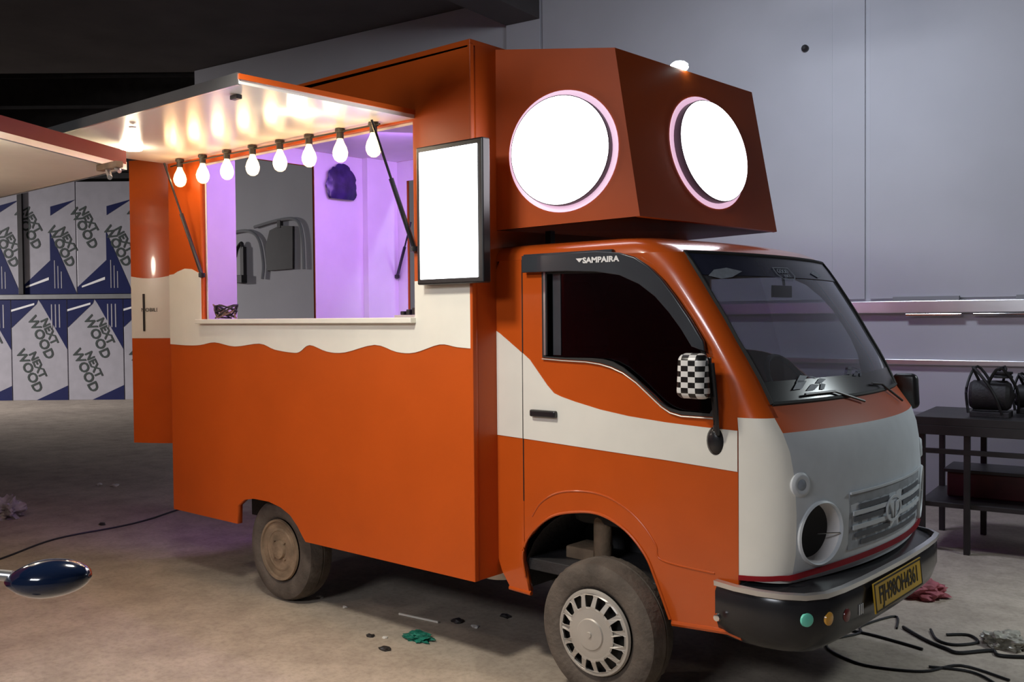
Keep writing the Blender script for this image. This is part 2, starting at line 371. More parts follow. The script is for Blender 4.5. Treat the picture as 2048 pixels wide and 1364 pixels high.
panel('cream_band', band, [], .004, XZ(-.0015), M['cream'], bs, label='cream wavy painted band')
box('corner_trim', (-.012, -.004, .38), (.004, .02, 2.64), M['orange'], bs)
sill = box('serving_counter', (-2.10, -.035, 1.475), (-.34, .36, 1.50), M['cream'], T, label='cream serving counter sill')
# ---- other body panels
far_open = [(-2.25, 1.5), (-.4, 1.5), (-.4, 2.47), (-2.25, 2.47)]
panel('body_far_panel', [(-2.42, .39), (0, .38), (0, 2.635), (-2.42, 2.655)], [far_open], .03, XZ(1.735), M['orange'], T)
box('body_front_panel', (-.03, .03, .38), (0, 1.72, 2.63), M['orange'], T)
panel('body_rear_panel', [(0.03, .39), (1.72, .39), (1.72, 2.65), (.03, 2.65)], [[(.415, .5), (1.035, .5), (1.035, 2.5), (.415, 2.5)]], .03, YZ(-2.405), M['orange'], T)
panel('rear_lining', [(0.03, .63), (1.72, .63), (1.72, 2.6), (.03, 2.6)], [[(.425, .66), (1.025, .66), (1.025, 2.5), (.425, 2.5)]], .006, YZ(-2.386), M['lining'], T, label='white interior lining lit violet')
panel('side_lining', [(-2.38, .64), (-.03, .64), (-.03, 2.6), (-2.38, 2.6)], [[(-2.24, 1.5), (-.41, 1.5), (-.41, 2.46), (-2.24, 2.46)]], .006, XZ(1.716), M['lining'], T)
panel('near_lining', [(-2.38, .64), (-.03, .64), (-.03, 2.6), (-2.38, 2.6)], [[(-2.07, 1.48), (-.36, 1.48), (-.36, 2.36), (-2.07, 2.36)]], .006, XZ(.034), M['lining'], T)
box('inner_column', (-2.383, 1.435, .5), (-2.33, 1.713, 2.6), M['lining'], T)
box('body_roof', (-2.42, 0, 2.625), (0, 1.75, 2.66), M['orange'], T)
box('roof_lining', (-2.38, .04, 2.60), (-.03, 1.71, 2.622), M['lining'], T)
box('body_floor', (-2.42, .03, .585), (-.03, 1.72, .62), M['chassis'], T)
box('worktop', (-2.1, 1.25, 1.40), (-.06, 1.71, 1.44), M['alu'], T)
# violet led strip
ls = box('led_strip', (-2.2, .33, 2.57), (-.15, .37, 2.598), M['led'], T, label='violet glowing strip light')
area('led_glow', (-1.2, .35, 2.56), (-1.9, .9, 1.2), 1.6, 17, (.50, .22, 1.0), .08, T)
area('led_glow_front', (-.15, .5, 2.4), (-2.4, .9, 1.8), .5, 8, (.62, .40, 1.0), .5, T)
# rear door leaf, swung open
d0 = V((-2.46, .385, 0)); du = (V((-2.91, -.002, 0)) - d0); dl = du.length; du.normalize(); dn = V((du.y, -du.x, 0)); dn = dn if dn.x > 0 else -dn
fd = frame(d0, -du, (0, 0, 1), dn)
def curve_door(v): # gentle outward bow
    t = (-v.x)/dl; return V((v.x, v.y, v.z - .045*(2*t-1)**2))
def leaf_pts(z0, z1, n=14):
    return [(-dl*k/n, z0) for k in range(n+1)] + [(-dl*(n-k)/n, z1) for k in range(n+1)]
def leaf(name, z0, z1, m, par, off, th, label=None):
    bm = bmesh.new(); n = 14; rows = []
    for s in (0, 1):
        for zz in (z0, z1):
            rows.append([bm.verts.new(fd @ V((-dl*k/n, zz(k/n) if callable(zz) else zz, off - .05*(2*k/n-1)**2 - (th if s else 0)))) for k in range(n+1)])
    a, b, c, d = rows
    for k in range(n):
        bm.faces.new((a[k], a[k+1], b[k+1], b[k])); bm.faces.new((c[k], d[k], d[k+1], c[k+1]))
        bm.faces.new((a[k], c[k], c[k+1], a[k+1])); bm.faces.new((b[k], b[k+1], d[k+1], d[k]))
    bm.faces.new((a[0], b[0], d[0], c[0])); bm.faces.new((a[n], c[n], d[n], b[n]))
    return bmo(name, bm, m, par, 40, label)
rd = leaf('rear_door', .735, 2.485, M['orange_gloss'], T, 0, .03)
leaf('cream_band', 1.386, lambda t: 1.775+.02*math.sin(t*6), M['cream_gloss'], rd, .003, .002, 'cream painted band on door')
text('sticker', 'MOBILE', .032, fd @ Matrix.Translation((-dl*.78, 1.56, -.006)), M['blackp'], rd, label='small black lettering')
bm = bmesh.new(); bx(bm, (-dl*.86, 1.43, -.03), (-dl*.84, 1.66, -.012), .002, fd); bmo('latch_bar', bm, M['black'], rd)

# ---- awning
aw = T
A0, A1, A2, A3 = V((-.34, 0, 2.375)), V((-.34, -.89, 2.372)), V((-2.42, -.83, 2.41)), V((-2.42, 0, 2.405))
def quadslab(bm, q, t):
    a = [bm.verts.new(p) for p in q]; b = [bm.verts.new(p+V((0, 0, t))) for p in q]
    bm.faces.new(a); bm.faces.new(b[::-1])
    for k in range(4): bm.faces.new((a[k], b[k], b[(k+1)%4], a[(k+1)%4]))
bm = bmesh.new(); quadslab(bm, (A0, A1, A2, A3), .03)
aw = bmo('awning', bm, M['awn'], T, label='raised awning flap with glossy white underside')
bm = bmesh.new(); quadslab(bm, (A0+V((0, 0, .031)), A1+V((0, 0, .031)), A2+V((0, 0, .031)), A3+V((0, 0, .031))), .004); bmo('awning_skin', bm, M['orange'], aw)
bm = bmesh.new(); beam(bm, A1+V((0, 0, .018)), A2+V((0, 0, .018)), .012, .045); bmo('outer_trim', bm, M['alu'], aw, label='grey aluminium edge trim')
bm = bmesh.new(); beam(bm, A0+V((0, 0, .027)), A1+V((0, 0, .027)), .014, .020); bmo('end_trim', bm, M['orange'], aw, label='orange edge trim')
bm = bmesh.new(); beam(bm, A3+V((0, 0, .022)), A2+V((0, 0, .022)), .014, .036); bmo('end_trim', bm, M['red'], aw)
for i, (x, y) in enumerate(((-2.02, -.43), (-.62, -.42))):
    lobj('downlight', [(0, -.004), (.05, -.004), (.055, 0), (.06, .01), (0, .01)], 24, Matrix.Translation((x, y, 2.388)), M['dlight'], aw, label='glowing round downlight')
    point('downlight_lamp', (x, y, 2.35), .04, 2.6, (1, .84, .6), aw)
lobj('screw_cap', [(0, -.006), (.014, -.006), (.018, .0), (0, .004)], 12, Matrix.Translation((-1.452, -.721, 2.387)), M['alu'], aw)
box('catch', (-.54, -.80, 2.357), (-.49, -.775, 2.374), M['satin'], aw)
# rectangular panel seams under the flap
# gas struts
def strut(p0, p1, name='gas_strut', par=T, label=None):
    p0, p1 = V(p0), V(p1); mid = p0.lerp(p1, .45)
    bm = bmesh.new(); tube(bm, [p0, mid], .006); o = bmo(name, bm, M['satin'], par, 40, label)
    bm = bmesh.new(); tube(bm, [mid, p1], .011); bmo('cylinder', bm, M['satin'], o, 40)
    lobj('ball_joint', [(0, -.018), (.018, -.01), (.018, .012), (0, .018)], 12, Matrix.Translation(p1), M['satin'], o)
    return o
strut((-2.21, -.14, 2.37), (-2.056, -.012, 1.745)); strut((-.44, -.16, 2.36), (-.335, -.012, 1.80))
strut((-2.14, 1.66, 2.16), (-2.32, 1.69, 1.79))
# bulbs
for i in range(8):
    x = -2.185 + i*.2345; y = -.06; zt = 2.376 + .003*(7-i)
    b = lobj('bulb', [(0, -.155), (.012, -.153), (.026, -.143), (.034, -.125), (.036, -.108), (.030, -.085), (.020, -.065), (.014, -.05), (.013, -.04), (0, -.04)], 16,
             Matrix.Translation((x, y, zt)), M['bulb'], T, label='glowing warm filament bulb under the awning')
    lobj('socket', [(0, 0), (.024, 0), (.024, -.012), (.017, -.016), (.017, -.045), (0, -.045)], 14, Matrix.Translation((x, y, zt)), M['dark'], b)
    point('bulb_lamp', (x, y-.055, zt-.12), .03, 1.0, (1, .62, .28), b)
bm = bmesh.new(); tube(bm, [(-2.30, -.05, 2.37), (-2.18, -.06, 2.372), (-1.25, -.062, 2.368), (-.5, -.06, 2.365)], .004); bmo('bulb_cable', bm, M['cable'], T)
# ---- lit sign box
sb = box('sign_box', (-.275, -.055, 1.640), (.115, -.008, 2.232), M['black'], T, .006, 'black framed glowing blank menu sign')
box('sign_face', (-.252, -.060, 1.663), (.087, -.0535, 2.208), M['lbox'], sb, .002, 'white glowing face')
area('sign_glow', (-.08, -.07, 1.93), (-.08, -1.2, 1.93), .3, 5, (.9, .95, 1), .5, sb)
for x in (-.2, .0): box('sign_bracket', (x-.02, -.012, 1.9), (x+.02, .002, 1.95), M['black'], sb)

# ---- over-cab eye box
A = V((0, .156, 1.872)); B = V((.645, .29, 1.895)); D = V((0, .16, 2.645)); Cc = V((.542, .272, 2.575))
E = V((.705, 1.38, 1.895)); Fp = V((.595, 1.33, 2.565)); G = V((0, 1.60, 1.90)); H = V((0, 1.60, 2.645))
def plane_frame(o, a, b, c):
    u = (a-o).normalized(); n = (a-o).cross(b-o).normalized(); v = n.cross(u); return frame(o, u, v, n)
def to2(f, p): q = f.inverted() @ p; return (q.x, q.y)
fn_ = plane_frame(A, B, D, 0); ff = plane_frame(B, E, Cc, 0)
e1 = to2(fn_, V((.311, .222, 2.181))); e2 = to2(ff, V((.625, .865, 2.215)))
nb = panel('eye_box_side', [to2(fn_, p) for p in (A, B, Cc, D)], [circ(*e1, .243)], .018, fn_ @ Matrix.Translation((0, 0, -.009)), M['orange'], T, label='orange side face of the box over the cab')
fb2 = panel('eye_box_front', [to2(ff, p) for p in (B, E, Fp, Cc)], [circ(*e2, .285, ry=.245)], .018, ff @ Matrix.Translation((0, 0, -.009)), M['orange'], T, label='orange front face of the box over the cab')
bm = bmesh.new()
def q4(*ps): bm.faces.new([bm.verts.new(p) for p in ps])
q4(E, G, H, Fp); q4(D, Cc, Fp, H)
bmesh.ops.solidify(bm, geom=bm.faces[:], thickness=.012)
bmo('eye_box_shell', bm, M['orange'], T)
bm = bmesh.new(); q4(A, G, E, B); bmesh.ops.solidify(bm, geom=bm.faces[:], thickness=.012); bmo('eye_box_underside', bm, M['black'], T, label='dark underside of the eye box')
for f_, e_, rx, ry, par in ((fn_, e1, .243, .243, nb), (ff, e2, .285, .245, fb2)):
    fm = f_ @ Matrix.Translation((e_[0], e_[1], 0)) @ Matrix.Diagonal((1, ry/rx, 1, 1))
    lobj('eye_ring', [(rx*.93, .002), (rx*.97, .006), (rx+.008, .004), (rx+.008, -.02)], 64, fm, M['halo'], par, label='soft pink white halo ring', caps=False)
    lobj('eye_drum', [(rx*.93, -.02), (rx*.93, .034), (rx*.915, .036)], 64, fm, M['drum'], par, label='dark side of the round light drum', caps=False)
    lobj('eye_lens', [(rx*.915, .035), (rx*.90, .040), (0, .040)], 64, fm, M['eye'], par, label='glowing white disc', caps=False)
lobj('roof_spotlight', [(0, 0), (.036, 0), (.040, .008), (.038, .022), (.025, .032), (0, .034)], 20, Matrix.Translation((.545, .76, 2.578)), M['spot'], T, label='small bright spotlight on the top edge')
for p in ((.1, .4), (.1, 1.4)):
    bm = bmesh.new(); beam(bm, (p[0], p[1], 1.80), (p[0], p[1], 1.88), .03); bmo('box_bracket', bm, M['dark'], T)

# ---- cab shell: rows by height, columns round the plan
YC = .875; KF = .93
def row(z, s, wx, yi, bul, yin=.15, x0=0.0):
    """points from near rear, along the side to seam s, round to (wx, yi), across the front bulging by bul, mirrored"""
    pts = []
    for k in range(5): pts.append((x0+(s-x0)*k/4, yin))
    cx = min(wx+.005, s+(wx-s)*.85)
    for k in range(1, 9):
        t = k/8; a = (1-t)**2; b = 2*t*(1-t); c = t*t
        pts.append((a*s+b*cx+c*wx, a*yin+b*yin+c*yi))
    for k in range(1, 13):
        t = k/12; y = yi + (YC-yi)*t; pts.append((wx + bul*(1-(1-t)**2), y))
    far = [(x, YC+(YC-y)*KF) for x, y in pts[::-1][1:]]
    return [V((x, y, z)) for x, y in pts+far]
rows = [row(.56, 1.147, 1.322, .235, .095), row(.66, 1.147, 1.34, .235, .095), row(.80, 1.147, 1.345, .232, .095), row(.93, 1.147, 1.338, .23, .095),
        row(1.02, 1.147, 1.322, .225, .095), row(1.085, 1.147, 1.297, .218, .095), row(1.135, 1.143, 1.262, .225, .09), row(1.18, 1.125, 1.232, .235, .085),
        row(1.258, 1.104, 1.193, .232, .085), row(1.33, 1.065, 1.152, .228, .085), row(1.404, 1.02, 1.106, .225, .085), row(1.49, .96, 1.055, .224, .085), row(1.575, .894, 1.0, .222, .085),
        row(1.65, .832, .950, .222, .085), row(1.70, .79, .915, .224, .085), row(1.738, .73, .886, .228, .085), row(1.765, .70, .845, .24, .08, .155), row(1.785, .67, .80, .26, .07, .172),
        row(1.80, .62, .74, .29, .06, .20), row(1.81, .52, .62, .36, .05, .28), row(1.815, .3, .36, .6, .02, .55)]
NC = len(rows[0])
def grid(name, r0, r1, c0, c1, m, off=0, label=None, par=T, smooth=50, th=.0):
    bm = bmesh.new(); g = []
    for r in rows[r0:r1+1]: g.append([bm.verts.new(p) for p in r[c0:c1+1]])
    for a, b in zip(g, g[1:]):
        for k in range(len(a)-1): bm.faces.new((a[k], a[k+1], b[k+1], b[k]))
    bmesh.ops.recalc_face_normals(bm, faces=bm.faces)
    bm.normal_update()
    s = sum((f.normal.x for f in bm.faces)) + sum(f.normal.z for f in bm.faces)
    if s < 0: bmesh.ops.reverse_faces(bm, faces=bm.faces); bm.normal_update()
    if off:
        ns = {v: v.normal.copy() for v in bm.verts}
        for v in bm.verts: v.co += ns[v]*off
    if th:
        bmesh.ops.solidify(bm, geom=bm.faces[:], thickness=th)
    return bmo(name, bm, m, par, smooth, label)
cn, cf = 12, NC-1-12
LAMPS = [(.335, .722, .118, .112), (1.38, .722, .118, .112)]
mask = None
grid('front_corner_panel', 0, 6, 4, cn-1, M['cream_gloss'], label='cream front corner panel')
grid('front_corner_panel', 0, 6, cf+1, NC-5, M['cream_gloss'], label='cream front corner panel')
grid('hood_band', 5, 7, cn-1, cf+1, M['orange'], label='orange band below the windscreen')
grid('windscreen_pillar', 6, 15, 4, cn, M['orange_gloss']); grid('windscreen_pillar', 6, 15, cf, NC-5, M['orange_gloss'])
grid('cab_roof', 15, 20, 0, NC-1, M['orange_gloss'], label='glossy orange cab roof')
bm = bmesh.new(); bm.faces.new([bm.verts.new(p) for p in rows[20]]); bmo('roof_cap', bm, M['orange_gloss'], T)

ws = grid('windscreen', 7, 15, cn, cf, M['wscreen'], off=-.002, label='large curved windscreen')
M['sunband'] = mat('smoked_sun_band', (.035, .04, .075), .25, var=.15)
grid('sun_band', 13, 15, cn, cf, M['sunband'], off=.001, par=ws, label='dark sun strip with pale emblems')
grid('lower_band', 7, 8, cn, cf, M['satin'], off=.001, par=ws)
# black rubber seal round the windscreen
bm = bmesh.new()
loop = [rows[7][k] for k in range(cn, cf+1)] + [rows[r][cf] for r in range(8, 16)] + [rows[15][k] for k in range(cf, cn-1, -1)] + [rows[r][cn] for r in range(14, 6, -1)]
tube(bm, loop, .009, 6); bmo('seal', bm, M['rubber'], ws, 40)
def front_at(y, z, off=0):
    """point and normal on the front surface"""
    zs = [r[0].z for r in rows]
    i = max(k for k in range(len(zs)-1) if zs[k] <= z and k <= 14); t = (z-zs[i])/(zs[i+1]-zs[i])
    def px(r):
        pts = [p for p in r[cn-4:cf+5]]
        for a, b in zip(pts, pts[1:]):
            if a.y <= y <= b.y: return a.x + (b.x-a.x)*(y-a.y)/max(1e-6, b.y-a.y)
        return pts[0].x
    f = lambda yy: 0
    x = px(rows[i])*(1-t)+px(rows[i+1])*t
    return x
def fpt(y, z):
    x = front_at(y, z); e = .02
    dy = V((front_at(y+e, z)-front_at(y-e, z), 2*e, 0)); z2 = min(z+e, 1.73); z1 = z-e
    dz = V((front_at(y, z2)-front_at(y, z1), 0, z2-z1)); n = dy.cross(dz).normalized()
    if n.x < 0: n = -n
    return V((x, y, z)), n
def fframe(y, z, off=0):
    p, n = fpt(y, z); u = V((0, 1, 0)); u = (u-n*u.dot(n)).normalized(); v = n.cross(u); return frame(p+n*off, u, v, n)
# emblems on the sun band and stickers
M['pale'] = mat('pale_sticker', (.32, .36, .42), .5, var=.2, scale=30)
panel('sticker', [(-.10, .0), (-.05, .022), (.03, .024), (.11, .0), (.03, -.02), (-.04, -.022)], [], .001, fframe(.36, 1.655, .004), M['pale'], ws)
f = fframe(.78, 1.665, .004)
panel('sticker', [(-.075, .03), (.06, .03), (.08, -.012), (.06, -.03), (-.04, -.03), (-.07, -.005)], [[(-.070, .026), (.056, .026), (.075, -.012), (.057, -.026), (-.038, -.026), (-.065, -.005)]], .001, f, M['pale'], ws)
text('sticker', 'GOOD', .030, f @ Matrix.Translation((-.005, .010, 0)), M['pale'], ws); text('sticker', 'LUCK', .022, f @ Matrix.Translation((.012, -.014, 0)), M['pale'], ws)
panel('sticker', [(-.06, .0), (.0, .02), (.07, .0), (.0, -.018)], [], .001, fframe(1.12, 1.67, .004), M['pale'], ws)
for (y0, z0, k) in ((.50, 1.24, 1), (.88, 1.265, .7)):
    f = fframe(y0, z0, .004)
    for a, b in (((-.13, -.01), (-.02, .012)), ((-.09, .014), (.0, .03)), ((-.05, -.024), (.05, -.012)), ((.0, .028), (.06, .012)), ((.03, -.004), (.11, .004)), ((.04, -.03), (.09, -.016))):
        panel('sticker', [(a[0]*k, a[1]*k), ((a[0]+b[0])/2*k, (b[1]+.008)*k), (b[0]*k, b[1]*k), ((a[0]+b[0])/2*k, (a[1]-.004)*k)], [], .001, f, M['pale'] if k == 1 else M['sunband'], ws)
# wiper
bm = bmesh.new(); p = [fpt(y, z)[0]+fpt(y, z)[1]*.012 for y, z in ((.80, 1.15), (.62, 1.20), (.42, 1.20))]; tube(bm, p, .005); bmo('wiper', bm, M['black'], T, 40)
bm = bmesh.new(); p = [fpt(y, z)[0]+fpt(y, z)[1]*.012 for y, z in ((1.25, 1.12), (1.10, 1.20), (.98, 1.21))]; tube(bm, p, .005); bmo('wiper', bm, M['black'], T, 40)
# front mask with real round openings, then the lamp bowls
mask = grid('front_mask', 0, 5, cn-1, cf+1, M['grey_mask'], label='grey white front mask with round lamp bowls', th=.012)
for y, z, ru, rvv in LAMPS:
    bm = bmesh.new(); lathe(bm, [(0, -.10), (1, -.10), (1, .10), (0, .10)], 48, fframe(y, z) @ Matrix.Diagonal((ru-.004, rvv-.004, 1, 1))); bmesh.ops.remove_doubles(bm, verts=bm.verts, dist=1e-6)
    cut = bmo('cutter', bm, None); md = mask.modifiers.new('b', 'BOOLEAN'); md.object = cut; md.operation = 'DIFFERENCE'; md.solver = 'EXACT'
    dg = bpy.context.evaluated_depsgraph_get(); me = bpy.data.meshes.new_from_object(mask.evaluated_get(dg)); mask.modifiers.clear(); mask.data = me
    bpy.data.objects.remove(cut)
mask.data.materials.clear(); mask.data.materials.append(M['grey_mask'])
for y, z, ru, rvv in LAMPS:
    f = fframe(y, z) @ Matrix.Diagonal((ru, rvv, 1, 1))
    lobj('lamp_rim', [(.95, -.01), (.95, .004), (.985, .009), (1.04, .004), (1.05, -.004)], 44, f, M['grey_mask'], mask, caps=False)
    lobj('lamp_bowl', [(.96, .002), (.92, -.02), (.87, -.050)], 44, f, M['lining'], mask, label='pale inner wall of the lamp bowl', caps=False)
    lobj('lamp_back', [(.87, -.050), (.5, -.07), (0, -.075)], 44, f, M['rubber'], mask, label='dark empty lamp socket', caps=False)
    bm = bmesh.new(); g = fframe(y, z); tube(bm, [g @ V((.02, -.01, -.03)), g @ V((.104, -.01, .004))], .0025, 6); bmo('bowl_glint', bm, M['chrome'], mask)  # highlight across the lamp bowl, built as a thin bright rod
for y in (.235, 1.46): 
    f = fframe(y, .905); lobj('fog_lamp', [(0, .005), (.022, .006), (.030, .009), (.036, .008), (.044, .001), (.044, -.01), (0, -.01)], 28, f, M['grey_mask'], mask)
    lobj('fog_lens', [(0, .010), (.012, .009), (.020, .006), (0, .004)], 20, f, M['pale'], mask)
# grille: recessed slots, frame bar and emblem
def fpanel(name, pts, off, th, m, par, label=None):
    bm = bmesh.new(); a = []; b = []
    for (y, z) in pts:
        p, n = fpt(y, z); a.append(bm.verts.new(p+n*(off+th))); b.append(bm.verts.new(p+n*off))
    n = len(pts); h = n//2
    for q in (a, b):
        for k in range(h-1): bm.faces.new((q[k], q[k+1], q[n-2-k], q[n-1-k]))
    for k in range(n): bm.faces.new((a[k], a[(k+1)%n], b[(k+1)%n], b[k]))
    return bmo(name, bm, m, par, label=label)
def strip(z0, z1, ya, yb, off, th, m, name, n=10, label=None, tp=0, par=None):
    pts = [(ya+(yb-ya)*k/n + (0), z0) for k in range(n+1)] + [(yb-(yb-ya)*k/n - tp*(1-2*k/n), z1) for k in range(n+1)]
    return fpanel(name, pts, off, th, m, par or mask, label)
M['slot'] = mat('grille_slot', (.10, .11, .13), .5, var=.2)
M['maskd'] = mat('grille_recess', (.36, .39, .43), .45, var=.15, scale=20)
strip(.635, .845, .50, 1.27, .001, .003, M['maskd'], 'grille_panel', label='grey grille area with dark slots')
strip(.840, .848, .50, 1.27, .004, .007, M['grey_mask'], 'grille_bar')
for z, ya, yb in ((.79, .56, .80), (.79, .96, 1.22), (.745, .53, .79), (.745, .96, 1.24), (.685, .54, .82), (.685, .93, 1.22), (.655, .58, 1.18)):
    strip(z-.009, z+.009, ya, yb, .003, .003, M['slot'], 'grille_slot', 6)
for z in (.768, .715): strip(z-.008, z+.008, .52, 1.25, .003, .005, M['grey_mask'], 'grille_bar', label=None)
f = fframe(.84, .745, .010)
em = panel('emblem', circ(0, 0, .075, 36, ry=.052), [circ(0, 0, .064, 36, ry=.041)], .006, f, M['grey_mask'], mask, label='oval badge with a winged T shape')
panel('emblem_wing', [(-.062, .030), (-.008, .022), (-.008, -.040), (-.020, -.010), (-.045, .016)], [], .008, f, M['grey_mask'], mask)
panel('emblem_wing', [(.062, .030), (.008, .022), (.008, -.040), (.020, -.010), (.045, .016)], [], .008, f, M['grey_mask'], mask)
# maroon lip, bumper
bm = bmesh.new()
lipz = lambda k, n: .575 + .035*math.sin(math.pi*k/n)
r = rows[0][4:NC-4]; n = len(r)
for a_, zz in ((0, 0),):
    up = [bm.verts.new(p + V((.012 if 5 < i < n-6 else 0, -.004 if i < 9 else (.004 if i > n-10 else 0), lipz(i, n-1)-.56))) for i, p in enumerate(r)]
    dn_ = [bm.verts.new(p + V((.020 if 5 < i < n-6 else 0, -.006 if i < 9 else (.006 if i > n-10 else 0), lipz(i, n-1)-.56-.018))) for i, p in enumerate(r)]
    for k in range(n-1): bm.faces.new((up[k], up[k+1], dn_[k+1], dn_[k]))
bmesh.ops.solidify(bm, geom=bm.faces[:], thickness=.01); bmo('nose_lip', bm, M['maroon'], T, 50, 'dark red lip under the nose')
plan = [(1.06, .135), (1.15, .112), (1.24, .108), (1.32, .122), (1.39, .16), (1.435, .23), (1.452, .34), (1.462, .5), (1.467, .68), (1.47, .875)]
plan = plan + [(x, .875+(.875-y)*.82) for x, y in plan[::-1][1:]]
def loft(name, secs, m, par, label=None, close=True):
    """secs: list of (inset, z)"""
    bm = bmesh.new(); g = []
    for ins, z in secs:
        rr = []
        for i, (x, y) in enumerate(plan):
            a = V((*plan[max(i-1, 0)], 0)); b = V((*plan[min(i+1, len(plan)-1)], 0)); d = (b-a).normalized(); nn = V((d.y, -d.x, 0))
            zz = z(y) if callable(z) else z
            rr.append(bm.verts.new(V((x, y, zz)) - nn*ins))
        g.append(rr)
    for a, b in zip(g, g[1:]):
        for k in range(len(a)-1): bm.faces.new((a[k], a[k+1], b[k+1], b[k]))
    if close:
        for k in (0, -1): bm.faces.new([q[k] for q in g])
    return bmo(name, bm, m, par, 40, label)
bp = loft('bumper', [(.10, .50), (.10, .33), (.055, .33), (.02, .36), (0, .42), (0, .505), (.01, .525), (.10, .56), (.10, .50)], M['satin'], T, 'black front bumper')
loft('silver_strip', [(.012, .526), (-.006, .526), (-.008, .544), (.012, .547), (.012, .526)], M['alu'], bp, 'silver strip along the bumper top')
def bpt(y, z):
    for (a, b) in zip(plan, plan[1:]):
        if a[1] <= y <= b[1]:
            t = (y-a[1])/(b[1]-a[1]); x = a[0]+(b[0]-a[0])*t; d = V((b[0]-a[0], b[1]-a[1], 0)).normalized(); nn = V((d.y, -d.x, 0)); return frame(V((x, y, z)), d, (0, 0, 1), nn)
def lampc(px, col, name, label, s=0):
    m = mat(name, col, .3, var=.05, coat=.5, emit=(col if s else None), es=s)
    y, z = px; f = bpt(y, z)
    o = lobj('marker_lamp', [(0, .006), (.016, .006), (.023, .003), (.025, -.004), (0, -.004)], 24, f, m, bp, label=label); return o
lampc((.166, .458), (.20, .85, .66), 'turquoise_lens', 'turquoise round reflector')
lampc((.245, .452), (.85, .42, .05), 'amber_lens', 'amber round reflector')
lampc((.36, .440), (.16, .012, .012), 'dark_red_lens', 'dark red round reflector')
f = bpt(.47, .435)
text('bumper_mark', 'III', .055, f @ Matrix.Translation((0, 0, .002)), M['white'], bp, label='short white bars'); 
f = frame((1.484, .79, .462), (0, 1, 0), (-.10, 0, 1), (1, 0, .10))
pl = box('number_plate', (-.255, -.055, -.003), (.255, .055, .003), M['plate'], T, mt=f, bev=.002, label='yellow number plate with black characters')
text('plate_text', 'FJH98OH4361', .088, f @ Matrix.Translation((0, 0, .004)), M['blackp'], pl, sx=.80, bold=.001)
panel('plate_rim', [(-.25, -.052), (.25, -.052), (.25, .052), (-.25, .052)], [[(-.244, -.046), (.244, -.046), (.244, .046), (-.244, .046)]], .001, f @ Matrix.Translation((0, 0, .004)), M['blackp'], pl)
for s in (-.15, .15): box('plate_bracket', (-.012+s, -.04, -.06), (.012+s, .04, -.003), M['dark'], pl, mt=f)

# ---- near side of the cab
top = [(.73, 1.738), (.79, 1.70), (.803, 1.685), (.85, 1.63), (.894, 1.575), (.96, 1.49), (1.02, 1.404), (1.065, 1.335), (1.104, 1.258), (1.125, 1.19), (1.143, 1.132), (1.145, .56), (1.142, .42), (1.11, .372), (1.07, .366)]
archf = [(.862, .355), (.845, .41), (.80, .495), (.752, .584), (.71, .634), (.661, .667), (.60, .695), (.542, .711), (.48, .714), (.418, .705), (.35, .691), (.288, .667), (.23, .630), (.179, .579)]
window = [(.258, 1.685), (.258, 1.33), (.36, 1.325), (.483, 1.322), (.55, 1.315), (.604, 1.303), (.66, 1.283), (.72, 1.248), (.776, 1.205), (.832, 1.162), (.87, 1.142), (.918, 1.132), (1.05, 1.132), (1.062, 1.15), (1.060, 1.21), (1.042, 1.31), (1.005, 1.39), (.965, 1.455), (.92, 1.519), (.86, 1.583), (.79, 1.640), (.72, 1.672), (.65, 1.684)]
door = [(.149, 1.738)] + top + archf + [(.149, .55)]
dr = panel('cab_door', door, [window], .03, XZ(.166), M['orange_gloss'], T)
panel('cab_pillar', [(0, .45), (.02, .40), (.065, .338), (.17, .335), (.155, .39), (.137, .45), (.134, .50), (.144, .535), (.144, 1.738), (.02, 1.738), (0, 1.70)], [], .03, XZ(.166), M['orange_gloss'], T, label='orange rear cab pillar')
YF = YC+(YC-.15)*KF
fd_ = panel('far_door', [(.0, .45), (.02, 1.738)] + top + archf + [(.137, .45), (.06, .40)], [window], .03, XZ(YF-.016), M['orange_gloss'], T)
panel('window_glass', window, [], .004, XZ(YF-.02), M['cglass'], fd_)
panel('cab_rear_wall', [(.18, .45), (YF-.03, .45), (YF-.03, 1.74), (.18, 1.74)], [], .02, YZ(.02), mat('cab_inner_trim', (.14, .16, .22), .6, var=.1), T)
rw = [(.30+.05*(1-math.cos(a)) if False else .0, 0) for a in ()]
def rrect(x0, y0, x1, y1, r, n=5):
    out = []
    for cx_, cy_, a0 in ((x1-r, y1-r, 0), (x0+r, y1-r, 90), (x0+r, y0+r, 180), (x1-r, y0+r, 270)):
        for k in range(n+1): a = math.radians(a0+90*k/n); out.append((cx_+r*math.cos(a), cy_+r*math.sin(a)))
    return out
for y0, y1 in ((.30, .82), (.92, 1.44)): panel('rear_window', rrect(y0, 1.28, y1, 1.66, .07), [], .004, YZ(.034), M['blackp'], T, label='dark rounded cab rear window')
ws_ = .0
panel('cream_band', [(.149, .985), (.30, .979), (.544, .969), (.85, .957), (1.143, .942), (1.143, 1.088), (1.0, 1.092), (.844, 1.099), (.68, 1.112), (.545, 1.130), (.42, 1.155), (.35, 1.172), (.315, 1.184), (.28, 1.215), (.187, 1.318), (.149, 1.345)], [], .003, XZ(.1495), M['cream_gloss'], dr, label='cream stripe sweeping across the door')
panel('cream_band', [(.001, .99), (.144, .985), (.144, 1.347), (.02, 1.428), (.001, 1.438)], [], .003, XZ(.1495), M['cream_gloss'], dr)
